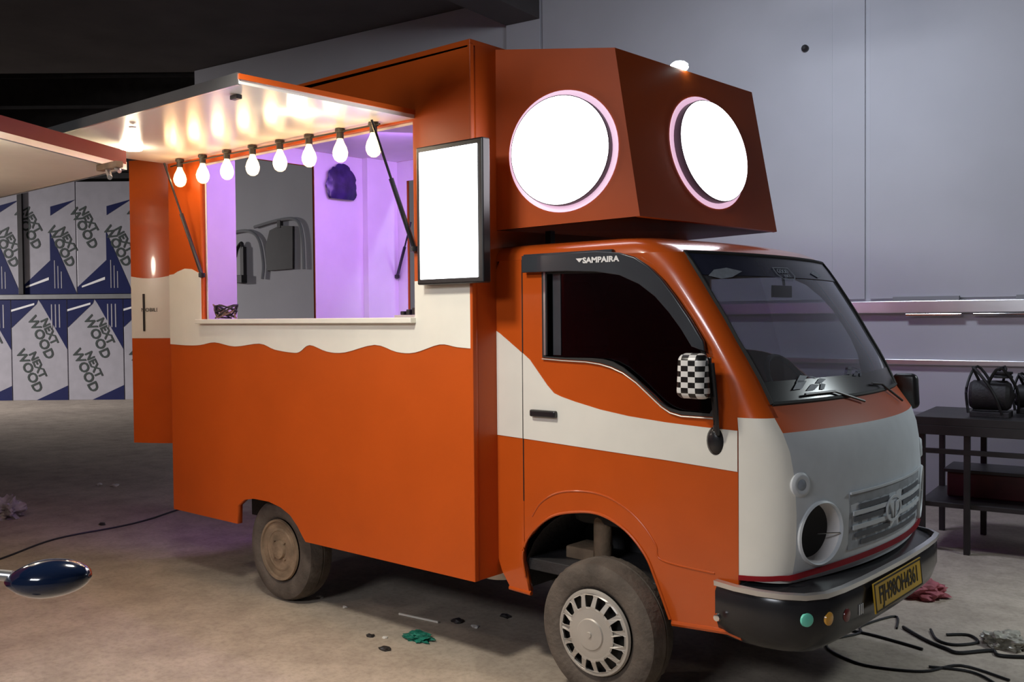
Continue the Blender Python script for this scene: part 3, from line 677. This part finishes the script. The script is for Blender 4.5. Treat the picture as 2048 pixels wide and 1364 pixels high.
# side glass + black frame
panel('window_glass', window, [], .004, XZ(.172), M['sglass'], dr, label='dark tinted side window')
inner = []
cxw, czw = .62, 1.42
for (x, z) in window:
    d = V((cxw-x, czw-z)); l = d.length; inner.append((x+d.x/l*.018, z+d.y/l*.018))
panel('window_rubber', window, [inner], .012, XZ(.150), M['rubber'], dr, label='black rubber window seal')
bm = bmesh.new(); tube(bm, [V((x, .143, z-.006)) for x, z in window[1:13]], .0028, 6); bmo('window_beading', bm, M['hub'], dr, 40, 'thin bright beading below the window')
bm = bmesh.new(); beam(bm, (.275, .145, 1.34), (.275, .145, 1.685), .010, .012); bmo('window_divider', bm, M['alu'], dr)
bm = bmesh.new(); beam(bm, (.318, .172, 1.34), (.318, .172, 1.685), .04, .01); bmo('window_divider', bm, M['visor'], dr)
vis = [(.170, 1.752), (.170, 1.682), (.40, 1.680), (.55, 1.672), (.66, 1.655), (.75, 1.618), (.82, 1.570), (.88, 1.510), (.93, 1.450), (.975, 1.385), (1.03, 1.368),
       (1.022, 1.405), (.965, 1.49), (.90, 1.575), (.845, 1.638), (.79, 1.686), (.73, 1.722), (.66, 1.742), (.55, 1.752)]
rv = panel('rain_visor', vis, [], .010, XZ(.128), M['visor'], dr, bev=.004, label='smoked rain visor with white lettering')
box('visor_lip', (.170, .130, 1.742), (.62, .150, 1.758), M['visor'], dr)
text('visor_lettering', 'SAMPAIRA', .030, XZ(.118) @ Matrix.Translation((.575, 1.718, 0)), M['white'], dr, sx=1.25, bold=.0012)
panel('visor_mark', [(.455, 1.728), (.49, 1.728), (.472, 1.712)], [], .001, XZ(.118), M['white'], dr)
# window winder mark, interior dark
hd = box('door_handle', (.198, .128, 1.083), (.332, .152, 1.112), M['satin'], dr, .006, 'black recessed door handle')
# door gap, creases and arch lip
bm = bmesh.new(); beam(bm, (.1465, .1515, .72), (.1465, .1515, 1.738), .005, .004); bmo('door_gap', bm, M['blackp'], dr)
bm = bmesh.new(); tube(bm, [V((x, .148, z)) for x, z in spline([(.862, .358, 0), (.80, .497, 0), (.752, .586, 0), (.661, .669, 0), (.542, .713, 0), (.418, .707, 0), (.288, .669, 0), (.179, .58, 0), (.137, .49, 0), (.15, .40, 0)], 5) for x, z in [(x, z)]] if False else [V((p.x, .150, p.y)) for p in spline([(.862, .358, 0), (.80, .497, 0), (.752, .586, 0), (.661, .669, 0), (.542, .713, 0), (.418, .707, 0), (.288, .669, 0), (.179, .58, 0), (.137, .49, 0), (.15, .40, 0)], 5)], .006, 8)
bmo('arch_lip', bm, M['orange_gloss'], dr, 40)
bm = bmesh.new(); tube(bm, [V((p.x, .152, p.y)) for p in spline([(.19, .66, 0), (.24, .725, 0), (.33, .775, 0), (.45, .795, 0), (.56, .79, 0), (.66, .755, 0), (.74, .70, 0), (.80, .63, 0), (.83, .575, 0), (1.05, .562, 0)], 6)], .0045, 8); bmo('fender_crease', bm, M['orange_gloss'], dr, 40)
bm = bmesh.new(); tube(bm, [(.87, .155, .345), (1.10, .155, .36), (1.16, .15, .352)], .012, 8); bmo('sill_edge', bm, M['orange_gloss'], dr, 40); bm = bmesh.new(); tube(bm, [(.06, .155, .335), (.18, .155, .33)], .010, 8); bmo('sill_edge', bm, M['orange_gloss'], dr, 40)
lobj('corner_bolt', [(0, .014), (.012, .012), (.015, 0), (0, 0)], 12, XZ(.110) @ Matrix.Translation((1.085, .42, 0)), M['chrome'], bp)
# mirrors
def mirror(sgn, base, head):
    y0 = base[1]
    arm = [base, (base[0]+.012, base[1]-sgn*.03, base[2]+.10), (base[0], base[1]-sgn*.035, base[2]+.22), (head[0]+.05, head[1]+sgn*.01, head[2]+.02)]
    b = lobj('mirror_foot', [(0, .02), (.02, .018), (.034, .006), (.036, 0), (0, 0)], 24, XZ(base[1]+.003 if sgn > 0 else base[1]) @ Matrix.Translation((base[0], base[2]-.02, 0)) @ Matrix.Diagonal((1, 1.5, sgn, 1)), M['satin'], T, label='black mirror foot')
    bm = bmesh.new(); tube(bm, spline(arm, 6), .007, 8); bmo('mirror_arm', bm, M['satin'], b, 40)
    return b
mf = mirror(1, (1.055, .15, 1.065), (1.02, .06, 1.28))
def chk():
    m = bpy.data.materials.new('black_white_checks'); m.use_nodes = True; nt = m.node_tree; b = nt.nodes['Principled BSDF']
    tc = nt.nodes.new('ShaderNodeTexCoord'); mp = nt.nodes.new('ShaderNodeMapping'); ck = nt.nodes.new('ShaderNodeTexChecker')
    sx_ = nt.nodes.new('ShaderNodeSeparateXYZ'); cb = nt.nodes.new('ShaderNodeCombineXYZ')
    nt.links.new(tc.outputs['Object'], sx_.inputs[0]); nt.links.new(sx_.outputs[0], cb.inputs[0]); nt.links.new(sx_.outputs[2], cb.inputs[1])
    mp.inputs['Scale'].default_value = (1/.0285, 1/.0195, 1); mp.inputs['Location'].default_value = (.35, .3, .5)
    nt.links.new(cb.outputs[0], mp.inputs[0]); nt.links.new(mp.outputs[0], ck.inputs[0]); ck.inputs['Scale'].default_value = 1
    ck.inputs[1].default_value = (.8, .8, .78, 1); ck.inputs[2].default_value = (.012, .012, .012, 1)
    nt.links.new(ck.outputs[0], b.inputs['Base Color']); b.inputs['Roughness'].default_value = .3; return m
def mirror_head(name, cx, cy, cz, m, par, label, sgn=1):
    bm = bmesh.new(); bmesh.ops.create_cube(bm, size=1)
    for v in bm.verts: v.co = V((v.co.x*.135, v.co.y*.06, v.co.z*.17))
    for v in bm.verts:
        if v.co.z > 0: v.co.x *= .86
        if v.co.y*sgn < 0: v.co.x *= .86; v.co.z *= .9
    bmesh.ops.bevel(bm, geom=bm.edges[:], offset=.026, segments=5, profile=.5, affect='EDGES')
    for v in bm.verts: v.co += V((cx, cy, cz))
    return bmo(name, bm, m, par, 50, label)
mirror_head('mirror_head', 1.018, .055, 1.283, chk(), mf, 'door mirror with black and white checks')
box('mirror_back', (.965, .082, 1.205), (1.075, .092, 1.35), M['black'], mf)
bm = bmesh.new(); tube(bm, [(1.075, .13, 1.07), (1.085, .10, 1.2), (1.08, .085, 1.33)], .008); bmo('mirror_arm', bm, M['satin'], mf, 40)
FY = YF-1.60
mb = lobj('mirror_foot', [(0, .02), (.02, .018), (.034, .006), (.036, 0), (0, 0)], 24, frame((1.16, YF, 1.06), (1, 0, 0), (0, 0, 1), (0, 1, 0)), M['satin'], T)
mirror_head('mirror_head', 1.225, 1.68+FY, 1.14, M['black'], mb, 'black far side door mirror', -1)
bm = bmesh.new(); tube(bm, [(1.16, 1.60+FY, 1.06), (1.18, 1.66+FY, 1.10), (1.20, 1.67+FY, 1.16)], .008); bmo('mirror_arm', bm, M['alu'], mb, 40)
# cab interior
box('cab_floor', (.02, .19, .42), (1.25, YF-.04, .47), M['chassis'], T)
box('dashboard', (.98, .22, .80), (1.20, YF-.04, 1.13), M['satin'], T, .03)
st = box('driver_seat', (.28, .30, .62), (.74, .78, .78), M['rubber'], T, .04); box('backrest', (.16, .30, .76), (.28, .78, 1.32), M['rubber'], st, .04); box('headrest', (.17, .43, 1.34), (.25, .65, 1.52), M['rubber'], st, .03)
st = box('passenger_seat', (.28, .95, .62), (.74, 1.40, .78), M['rubber'], T, .04); box('backrest', (.16, .95, .76), (.28, 1.40, 1.32), M['rubber'], st, .04); box('headrest', (.17, 1.08, 1.34), (.25, 1.30, 1.52), M['rubber'], st, .03)
bm = bmesh.new(); fs_ = frame((.86, 1.20, 1.16), (0, 1, 0), (-.5, 0, .85), (-.85, 0, -.5)); tube(bm, [fs_ @ V((.17*math.cos(t*math.pi/16), .17*math.sin(t*math.pi/16), 0)) for t in range(33)], .012); tube(bm, [fs_ @ V((-.17, 0, 0)), fs_ @ V((.17, 0, 0))], .01); bmo('steering_wheel', bm, M['black'], T, 40)
bm = bmesh.new(); tube(bm, [(.98, .85, 1.70), (.99, .85, 1.62)], .006); bx(bm, (.975, .76, 1.57), (.985, .94, 1.62), .003); bmo('inner_mirror', bm, M['black'], T)
# wheel well liners and chassis
def liner(x0, r, y0, y1, zc, name='wheel_well'):
    bm = bmesh.new(); n = 16; a = []; b = []
    for k in range(n+1):
        t = math.pi*k/n; p = (x0+r*math.cos(t), zc+r*math.sin(t)); a.append(bm.verts.new((p[0], y0, p[1]))); b.append(bm.verts.new((p[0], y1, p[1])))
    for k in range(n): bm.faces.new((a[k], a[k+1], b[k+1], b[k]))
    bm.faces.new(b); return bmo(name, bm, M['chassis'], T, 40)
liner(.505, .39, .175, .55, .33); liner(.505, .39, YF-.04, 1.2, .33)
ch = box('chassis_frame', (-2.3, .45, .30), (1.2, .52, .40), M['chassis'], T); box('chassis_rail', (-2.3, 1.23, .30), (1.2, 1.30, .40), M['chassis'], ch)
bm = bmesh.new(); tube(bm, [(-1.494, .2, .275), (-1.494, 1.55, .275)], .04); tube(bm, [(.58, .2, .275), (.58, 1.55, .275)], .035); bmo('axles', bm, M['chassis'], T, 40)
tk = lobj('air_tank', [(0, 0), (.085, 0), (.09, .01), (.09, .20), (.08, .22), (0, .22)], 24, frame((-.10, .28, .335), (1, 0, 0), (0, 1, 0), (0, 0, 1)), M['hub'], T, label='grey cylindrical filter housing behind the cab')
bm = bmesh.new(); bx(bm, (-.2, .3, .555), (.0, .42, .60), .004); bmo('pipe_bracket', bm, M['chassis'], T, 30)
bm = bmesh.new(); tube(bm, [(-.12, .27, .56), (-.10, .25, .66), (-.06, .24, .69)], .012); bmo('pipe', bm, M['dust'], T, 30)
bm = bmesh.new(); tube(bm, [(-.22, .19, .388), (.02, .19, .378)], .005); bmo('brake_line', bm, M['alu'], T)
bm = bmesh.new(); lathe(bm, [(0, 0), (.04, 0), (.04, .25), (0, .25)], 16, frame((.42, .34, .42), (1, 0, 0), (0, 1, 0), (0, 0, 1))); bx(bm, (.25, .3, .40), (.40, .45, .52), .01); bmo('suspension', bm, M['dust'], T, 30)
# wheels
def wheel(x, y, kind, side=-1):
    f = frame((x, y, .275), (1, 0, 0), (0, 0, 1), (0, side, 0))   # +z of the frame points outward
    R_ = .275
    prof = [(.165, -.13), (.20, -.150), (.245, -.152), (.262, -.143), (.272, -.125), (.275, -.11), (.275, -.085), (.268, -.083), (.268, -.077), (.275, -.075), (.275, -.05), (.272, -.03), (.262, -.010), (.245, .0), (.215, .004), (.185, .0), (.168, -.010), (.160, -.02), (.160, -.13)]
    def mod(r, z, k): return -.008 if (r > .269 and k % 2 and (z < -.09 or z > -.07)) else 0
    t = lobj('wheel', prof, 96, f, M['tyre'], T, 30, mod=mod)
    if kind == 'cap':
        ns = 15; holes = []
        for i in range(ns):
            a0 = 2*math.pi*i/ns; da = .135
            holes.append([(r*math.cos(a0+s*q), r*math.sin(a0+s*q)) for r, s, q in ((.100, -1, da*.55), (.108, -1, da*.85), (.142, -1, da*1.1), (.149, -1, da*.9), (.149, 1, da*.9), (.142, 1, da*1.1), (.108, 1, da*.85), (.100, 1, da*.55))])
        def dome(v):
            r = math.hypot(v.x, v.y); return V((v.x, v.y, v.z + (.0 if r > .15 else .010 if r > .13 else .022 if r > .09 else .022)))
        c = panel('hubcap', circ(0, 0, .163, 60), holes, .006, f @ Matrix.Translation((0, 0, .004)), M['hub'], t, fn=dome, label='dull silver hubcap with fifteen slots')
        lobj('hubcap_rim', [(.150, .008), (.155, .014), (.163, .013), (.168, .002), (.150, .002)], 60, f, M['hub'], t, caps=False)
        lobj('hub_centre', [(.105, .026), (.09, .030), (.062, .031), (.058, .036), (.03, .038), (.012, .038), (.010, .043), (0, .043)], 40, f, M['hub'], t)
        lobj('wheel_rim', [(0, -.03), (.150, -.03), (.158, .0), (.16, -.02)], 40, f, M['blackp'], t)
    else:
        lobj('wheel_rim', [(.163, -.006), (.160, .006), (.150, .004), (.145, -.012), (.132, -.018), (.120, -.012), (.112, -.004), (.100, -.004), (.090, -.016), (.072, -.020), (.062, -.008), (.050, -.006), (.046, .010), (.030, .014), (0, .015)], 48, f, M['dust'], t, 50, 'dusty brown steel rim')
        for i in range(4):
            a = math.pi/4+i*math.pi/2; lobj('wheel_nut', [(0, .004), (.008, .003), (.009, -.012), (0, -.012)], 6, f @ Matrix.Translation((.062*math.cos(a), .062*math.sin(a), 0)), M['dust'], t)
    return t
w1 = wheel(.585, .052, 'cap'); w1['label'] = 'dusty front wheel with silver hubcap'
w2 = wheel(-1.494, .075, 'steel'); w2['label'] = 'dusty rear wheel with brown steel rim'
wheel(.585, YF-.02, 'steel', 1); wheel(-1.494, 1.675, 'steel', 1)

# ---- things on the counter and in the body
bg = crumple('plastic_bag', (-2.36, 1.235, 2.30), (.014, .125, .15), M['purplebag'], amp=.16, seed=8)
tag(bg, 'dark crumpled plastic bag hung on the violet inner wall', 'bag')
tg = thing('cable_bundle', 'tangled thin cables lying at the left end of the serving counter', 'cable', (-2.0, .1, 1.5))
for i in range(5):
    bm = bmesh.new(); a = random.random()*6
    tube(bm, spline([(-2.0+.07*math.cos(a+t*1.3)*(1-.1*t), .10+.05*math.sin(a+t*1.7), 1.506+.075*abs(math.sin(t*1.9+a))*(1 if t not in (0, 6) else 0)) for t in range(7)], 5), .0045, 6)
    bmo('loop', bm, M['dust'] if i % 2 else M['cable'], tg, 40)
tr = thing('utensil_tray', 'low metal tray with dark utensils at right end of worktop', 'tray', (-1.0, 1.45, 1.44))
box('tray', (-1.9, 1.35, 1.44), (-1.5, 1.6, 1.475), M['alu'], tr); 
for i in range(5): box('utensil', (-1.88+i*.07, 1.40, 1.475), (-1.84+i*.07, 1.56, 1.53), M['black'], tr, .008)
tr = thing('knife_block', 'small dark clutter at the right end of the serving counter', 'utensils', (-.5, .2, 1.5))
box('base', (-.62, .12, 1.5), (-.42, .24, 1.512), M['alu'], tr)
for i in range(5): box('utensil', (-.60+i*.04, .14, 1.512), (-.575+i*.04, .20, 1.53+.008*(i % 3)), M['black'], tr, .004)

# ================================================================== SECOND STALL with red edged flap
S2 = thing('food_stall', 'second food stall with red edged white awning at upper left', 'food stall', (-2.9, -2.9, 0))
box('stall_body', (-4.5, -3.8, .3), (-1.3, -1.95, 2.28), M['red'], S2)
for x, y in ((-4.2, -3.5), (-4.2, -2.2), (-1.6, -3.5), (-1.6, -2.2)): box('stall_leg', (x-.05, y-.05, 0), (x+.05, y+.05, .3), M['dark'], S2)
q = [V((-1.955, -.50, 2.268)), V((-1.12, -1.95, 2.268)), V((-4.6, -1.95, 2.268)), V((-4.6, -.46, 2.268))]
bm = bmesh.new(); quadslab(bm, q, .02)
sa = bmo('awning', bm, mat('cream_sheet', (.80, .76, .64), .5, var=.03), S2, label='cream underside awning with red edge')
bm = bmesh.new(); beam(bm, q[0]+V((0, 0, .060)), q[1]+V((0, 0, .060)), .014, .07); bmo('red_edge', bm, M['red'], sa, label='red edge trim')
bm = bmesh.new(); beam(bm, q[0]+V((0, 0, .012)), q[1]+V((0, 0, .012)), .018, .028); bmo('silver_edge', bm, M['alu'], sa)
bm = bmesh.new(); beam(bm, q[0]+V((0, 0, .02)), q[3]+V((0, 0, .02)), .018, .04); bmo('far_edge', bm, M['alu'], sa)
lt = box('latch', (-1.90, -.68, 2.235), (-1.70, -.64, 2.266), M['dust'], sa, .005, 'brass coloured latch fitting')
bm = bmesh.new(); tube(bm, [(-1.82, -.66, 2.24), (-1.80, -.66, 2.20), (-1.76, -.68, 2.19)], .012); tube(bm, [(-1.74, -.66, 2.24), (-1.70, -.66, 2.215)], .010); bmo('latch_pin', bm, M['alu'], sa, 40)

# ---- foreground mirror on a stalk
FM = thing('rear_view_mirror', 'glossy dark blue rounded mirror on a pale metal stalk in left foreground', 'mirror', (.50, -2.42, 0))
bm = bmesh.new(); bmesh.ops.create_uvsphere(bm, u_segments=36, v_segments=20, radius=1)
fmf = frame((.845, -2.125, .992), R0, F0, (0, 0, 1)) @ Matrix.Rotation(math.radians(-4), 4, 'Y')
for v in bm.verts:
    p = v.co; k = 1.0 if p.x > 0 else 1-.45*min(1, -p.x)**2*.8
    v.co = fmf @ V((p.x*.085, p.y*.055*k, p.z*.037*k))
bmo('mirror_shell', bm, M['steelblue'], FM, True)
bm = bmesh.new(); a = V((.845, -2.125, .997)); b0 = a - R0*.07; tube(bm, spline([b0, a-R0*.16+V((0, 0, .006)), a-R0*.34, a-R0*.42-V((0, 0, .06)), (a-R0*.45)-V((0, 0, .5)), (a-R0*.45)*1-V((0, 0, .985))], 6), .011, 10); bmo('stalk', bm, M['alu'], FM, 50)
pb = a-R0*.45; lobj('stalk_base', [(0, 0), (.12, 0), (.12, .015), (.03, .03), (0, .03)], 24, Matrix.Translation((pb.x, pb.y, 0)), M['dark'], FM)

# ================================================================== right background
tb = thing('work_table', 'dark steel frame work table against the wall at right', 'table', (1.6, 3.6, 0))
ft = frame((.70, 3.30, 0), wd, V((-wd.y, wd.x, 0)), (0, 0, 1))
box('table_top', (0, 0, .80), (2.4, .75, .85), M['dark'], tb, mt=ft)
for u in (.05, .31, 1.2, 2.35):
    for v in (.04, .70): box('leg', (u-.018, v-.018, 0), (u+.018, v+.018, .80), M['dark'], tb, mt=ft)
box('table_apron', (0, .0, .74), (2.4, .02, .80), M['dark'], tb, mt=ft); box('cross_rail', (0, .02, .62), (2.4, .05, .65), M['dark'], tb, mt=ft)
box('lower_shelf', (.03, .05, .28), (2.37, .72, .31), M['dark'], tb, mt=ft)
cr = thing('maroon_crate', 'long dark maroon crate under the right work table', 'crate', ft @ V((1.2, .4, .31)))
box('crate_body', (.15, .30, .31), (2.2, .62, .47), mat('dark_maroon', (.07, .012, .012), .6, var=.3), cr, mt=ft, bev=.01); box('crate_lid', (.13, .28, .47), (2.22, .64, .49), M['dark'], cr, mt=ft)
def machine(cx, cy, s, m, label, cat, name):
    t = thing(name, label, cat, ft @ V((cx, cy, .85)))
    f = ft @ Matrix.Translation((cx, cy, .85)) @ Matrix.Scale(s, 4)
    lobj('motor_body', [(0, -.11), (.07, -.11), (.085, -.09), (.085, .08), (.07, .10), (.03, .11), (0, .13)], 20, f @ Matrix.Translation((0, 0, .12)) @ Matrix.Rotation(math.pi/2, 4, 'Y'), m, t)
    box('foot', (-.10, -.09, 0), (.10, .09, .03), m, t, mt=f)
    for i in range(4):
        bm = bmesh.new(); a = i*1.4; tube(bm, spline([f @ V((.05*math.cos(a), .05*math.sin(a), .16)), f @ V((.11*math.cos(a+1), .09*math.sin(a+1), .28)), f @ V((.13*math.cos(a+2), .1*math.sin(a+2), .16)), f @ V((.14*math.cos(a+2.4), .1*math.sin(a+2.4), .02))], 5), .009, 6); bmo('hose', bm, M['cable'], t, 40)
    lobj('pulley', [(0, 0), (.05, 0), (.05, .01), (.042, .018), (.05, .026), (.05, .036), (0, .036)], 16, f @ Matrix.Translation((.06, .0, .22)), M['chassis'], t)
    return t
machine(.42, .22, 1.1, M['chassis'], 'dark motor with looped hoses on the table, left one', 'motor', 'electric_motor')
machine(.78, .22, 1.0, mat('dull_red_metal', (.22, .03, .02), .5, var=.3), 'dull red motor on the table at right frame edge', 'motor', 'electric_motor')
machine(.62, .55, .9, M['dark'], 'small dark motor behind the larger one on the table', 'motor', 'electric_motor')
# items on the ledge
for i, (u, l, m_, zz) in enumerate(((-.05, .5, 'wallg', 0), (.85, .45, 'wallg', 0))):
    o = box('metal_channel', (u, 1.60, .02), (u+l, 1.635, .065), M[m_], mt=wframe(), bev=.003)
    tag(o, ['grey metal channel lying on upper wall ledge, left one', 'grey metal channel lying on upper wall ledge at right frame edge'][i], 'metal channel')
for i, u in enumerate((.05, .55)):
    o = box('steel_tube', (u, 1.475, .055), (u+.42, 1.495, .075), M['chrome'], mt=wframe(), bev=.004)
    tag(o, ['shiny steel tube fixed under the upper ledge, left one', 'shiny steel tube fixed under the upper ledge, right one'][i], 'tube')

# ================================================================== floor litter and cables
def cable(pts, r, label, m='cable', name='power_cable'):
    r *= .8; bm = bmesh.new(); tube(bm, spline([(x, y, r) for x, y in pts], 6), r, 6); o = bmo(name, bm, M[m], None, 40); return tag(o, label, 'cable')
cable([(-3.2, -1.25), (-3.607, -.515), (-3.892, -.049), (-3.93, .43), (-4.0, .70), (-4.17, 1.09), (-4.1, 1.5)], .008, 'thin black cable crossing the floor behind the truck')
cable([(1.17, 1.67), (1.10, 1.85), (1.03, 1.60), (1.062, 1.495), (1.0, 1.32), (1.03, 1.20), (1.15, 1.12), (1.27, 1.10), (1.45, 1.18), (1.55, 1.35), (1.75, 1.30)], .007, 'black cable curling under the number plate')
cable([(1.02, 1.50), (1.12, 1.50), (1.28, 1.47), (1.36, 1.45)], .008, 'short straight black cable end on floor before bumper')
cable([(1.19, 1.70), (1.28, 1.62), (1.36, 1.56), (1.44, 1.52), (1.50, 1.50), (1.60, 1.62), (1.66, 1.58), (1.9, 1.75)], .010, 'thick black cable running to right frame edge')
cable([(1.45, 1.25), (1.6, 1.30), (1.72, 1.22), (1.85, 1.05)], .007, 'black cable looping at bottom right frame edge')
cable([(1.30, 1.75), (1.37, 1.62), (1.45, 1.60), (1.52, 1.70), (1.46, 1.78), (1.38, 1.72)], .008, 'small black cable loop near the tangle at right')
rg = mat('pink_red_cloth', (.36, .10, .12), .8, var=.4, scale=18)
tag(crumple('rag', (1.06, 2.30, 0), (.13, .10, .055), rg, amp=.45, seed=5), 'crumpled pink red cloth on the floor behind the number plate', 'cloth')
tag(crumple('crumpled_foil', (1.62, 1.75, 0), (.09, .07, .04), mat('beige_foil', (.38, .36, .30), .35, metal=.3, var=.4, scale=30), amp=.6, seed=9), 'crumpled beige packaging by the cable at right frame edge', 'litter')
tag(crumple('green_bag', (-.49, .13, 0), (.075, .05, .018), mat('green_film', (.02, .17, .12), .3, var=.5, scale=30), amp=.6, seed=2), 'small crumpled green plastic scrap on the floor by shadow edge', 'litter')
tag(crumple('paper_scrap', (-4.95, .05, 0), (.13, .11, .09), mat('pale_paper', (.35, .33, .35), .8, var=.2, scale=20), amp=.7, seed=12), 'pale crumpled paper on the floor at left frame edge', 'litter')
M['chip'] = mat('pale_chip', (.62, .60, .56), .6, var=.1)
lit = [(-5.80, 1.19, .035, 'chip', 'small pale scrap on far floor left of truck'), (-5.62, 1.24, .045, 'chip', 'flat pale scrap on far floor beside a smaller one'),
       (-4.11, .39, .03, 'dark', 'tiny dark scrap by the floor cable'), (-.69, .01, .022, 'dark', 'small black chip on the floor left of green scrap'),
       (-.62, .04, .016, 'chip', 'tiny white chip left of the green scrap'), (-.52, .42, .035, 'dark', 'black clod under the truck sill'), (-.40, .42, .022, 'chip', 'pale pebble under the truck sill'),
       (-.50, -.07, .03, 'dark', 'dark flake below the green scrap'), (-1.385, .255, .02, 'chip', 'pale pebble behind the rear wheel'), (-1.14, .225, .016, 'chip', 'tiny white pebble at the shadow edge'), (-.39, .63, .03, 'dark', 'dark red brown clod under the body front')]
for i, (x, y, s, mm, l) in enumerate(lit):
    tag(crumple('floor_scrap', (x, y, 0), (s, s*.7, s*.35), M[mm], sub=2, amp=.6, seed=20+i), l, 'litter', 'scraps of litter on the floor')
bm = bmesh.new(); beam(bm, (-.83, .32, .006), (-.58, .35, .006), .008, .008); tag(bmo('thin_stick', bm, M['cream']), 'thin pale stick on the shaded floor under the truck', 'stick')
# housings for the hall lights, including those of the added fill lights
t = thing('pendant_lamp', 'square work lamp hung from the ceiling on the camera side of the cab', 'lamp', KEY.location)
k = KEY.matrix_basis.copy(); rq = KEY.rotation_euler.to_matrix().to_4x4(); rq.translation = KEY.location
box('lamp_housing', (-.2, -.2, .02), (.2, .2, .07), M['dark'], t, mt=rq)
bm = bmesh.new(); tube(bm, [KEY.location + V((0, 0, .05)), KEY.location + V((0, 0, 2.07))], .006); bmo('lamp_cable', bm, M['cable'], t)
t = thing('ceiling_lamp', 'long white ceiling lamp above the wall side of the truck', 'lamp', FIL.location)
rq = FIL.rotation_euler.to_matrix().to_4x4(); rq.translation = FIL.location
box('lamp_housing', (-.5, -.22, .02), (.5, .22, .08), M['alu'], t, mt=rq)
bm = bmesh.new(); tube(bm, [FIL.location + V((0, 0, .05)), FIL.location + V((0, 0, .26))], .01); bmo('lamp_cable', bm, M['cable'], t)
t = thing('ambient_fill_housing', 'added unseen fill light housing behind the camera', 'lamp', AMB.location)
rq = AMB.rotation_euler.to_matrix().to_4x4(); rq.translation = AMB.location
box('lamp_housing', (-1.1, -.42, .02), (1.1, .42, .08), M['alu'], t, mt=rq)
t = thing('front_fill_housing', 'added unseen fill light housing hung ahead of the truck front', 'lamp', LOW.location)
rq = LOW.rotation_euler.to_matrix().to_4x4(); rq.translation = LOW.location
box('lamp_housing', (-.2, -.2, .02), (.2, .2, .07), M['dark'], t, mt=rq)
bm = bmesh.new(); tube(bm, [LOW.location + V((0, 0, .05)), V((2.75, 2.75, 4.80))], .006); bmo('lamp_cable', bm, M['cable'], t)
t = thing('far_fill_housing', 'added unseen fill light housing for the far bay boards', 'lamp', FAR.location)
rq = FAR.rotation_euler.to_matrix().to_4x4(); rq.translation = FAR.location
box('lamp_housing', (-.5, -.22, .02), (.5, .22, .08), M['alu'], t, mt=rq)
lobj('lamp_bulb', [(0, -.09), (.05, -.08), (.07, -.03), (.05, .02), (.03, .04), (.03, .22), (0, .22)], 16, Matrix.Translation(STL.location), glass('lamp_glass', (.95, .95, .95), 1.3), S2)
lobj('lamp_bulb', [(0, -.09), (.05, -.08), (.07, -.03), (.05, .02), (.03, .04), (.03, .32), (0, .32)], 16, Matrix.Translation(STALL_FILL.location), bpy.data.materials['lamp_glass'], S2)  # bulb shape for the added second stall light
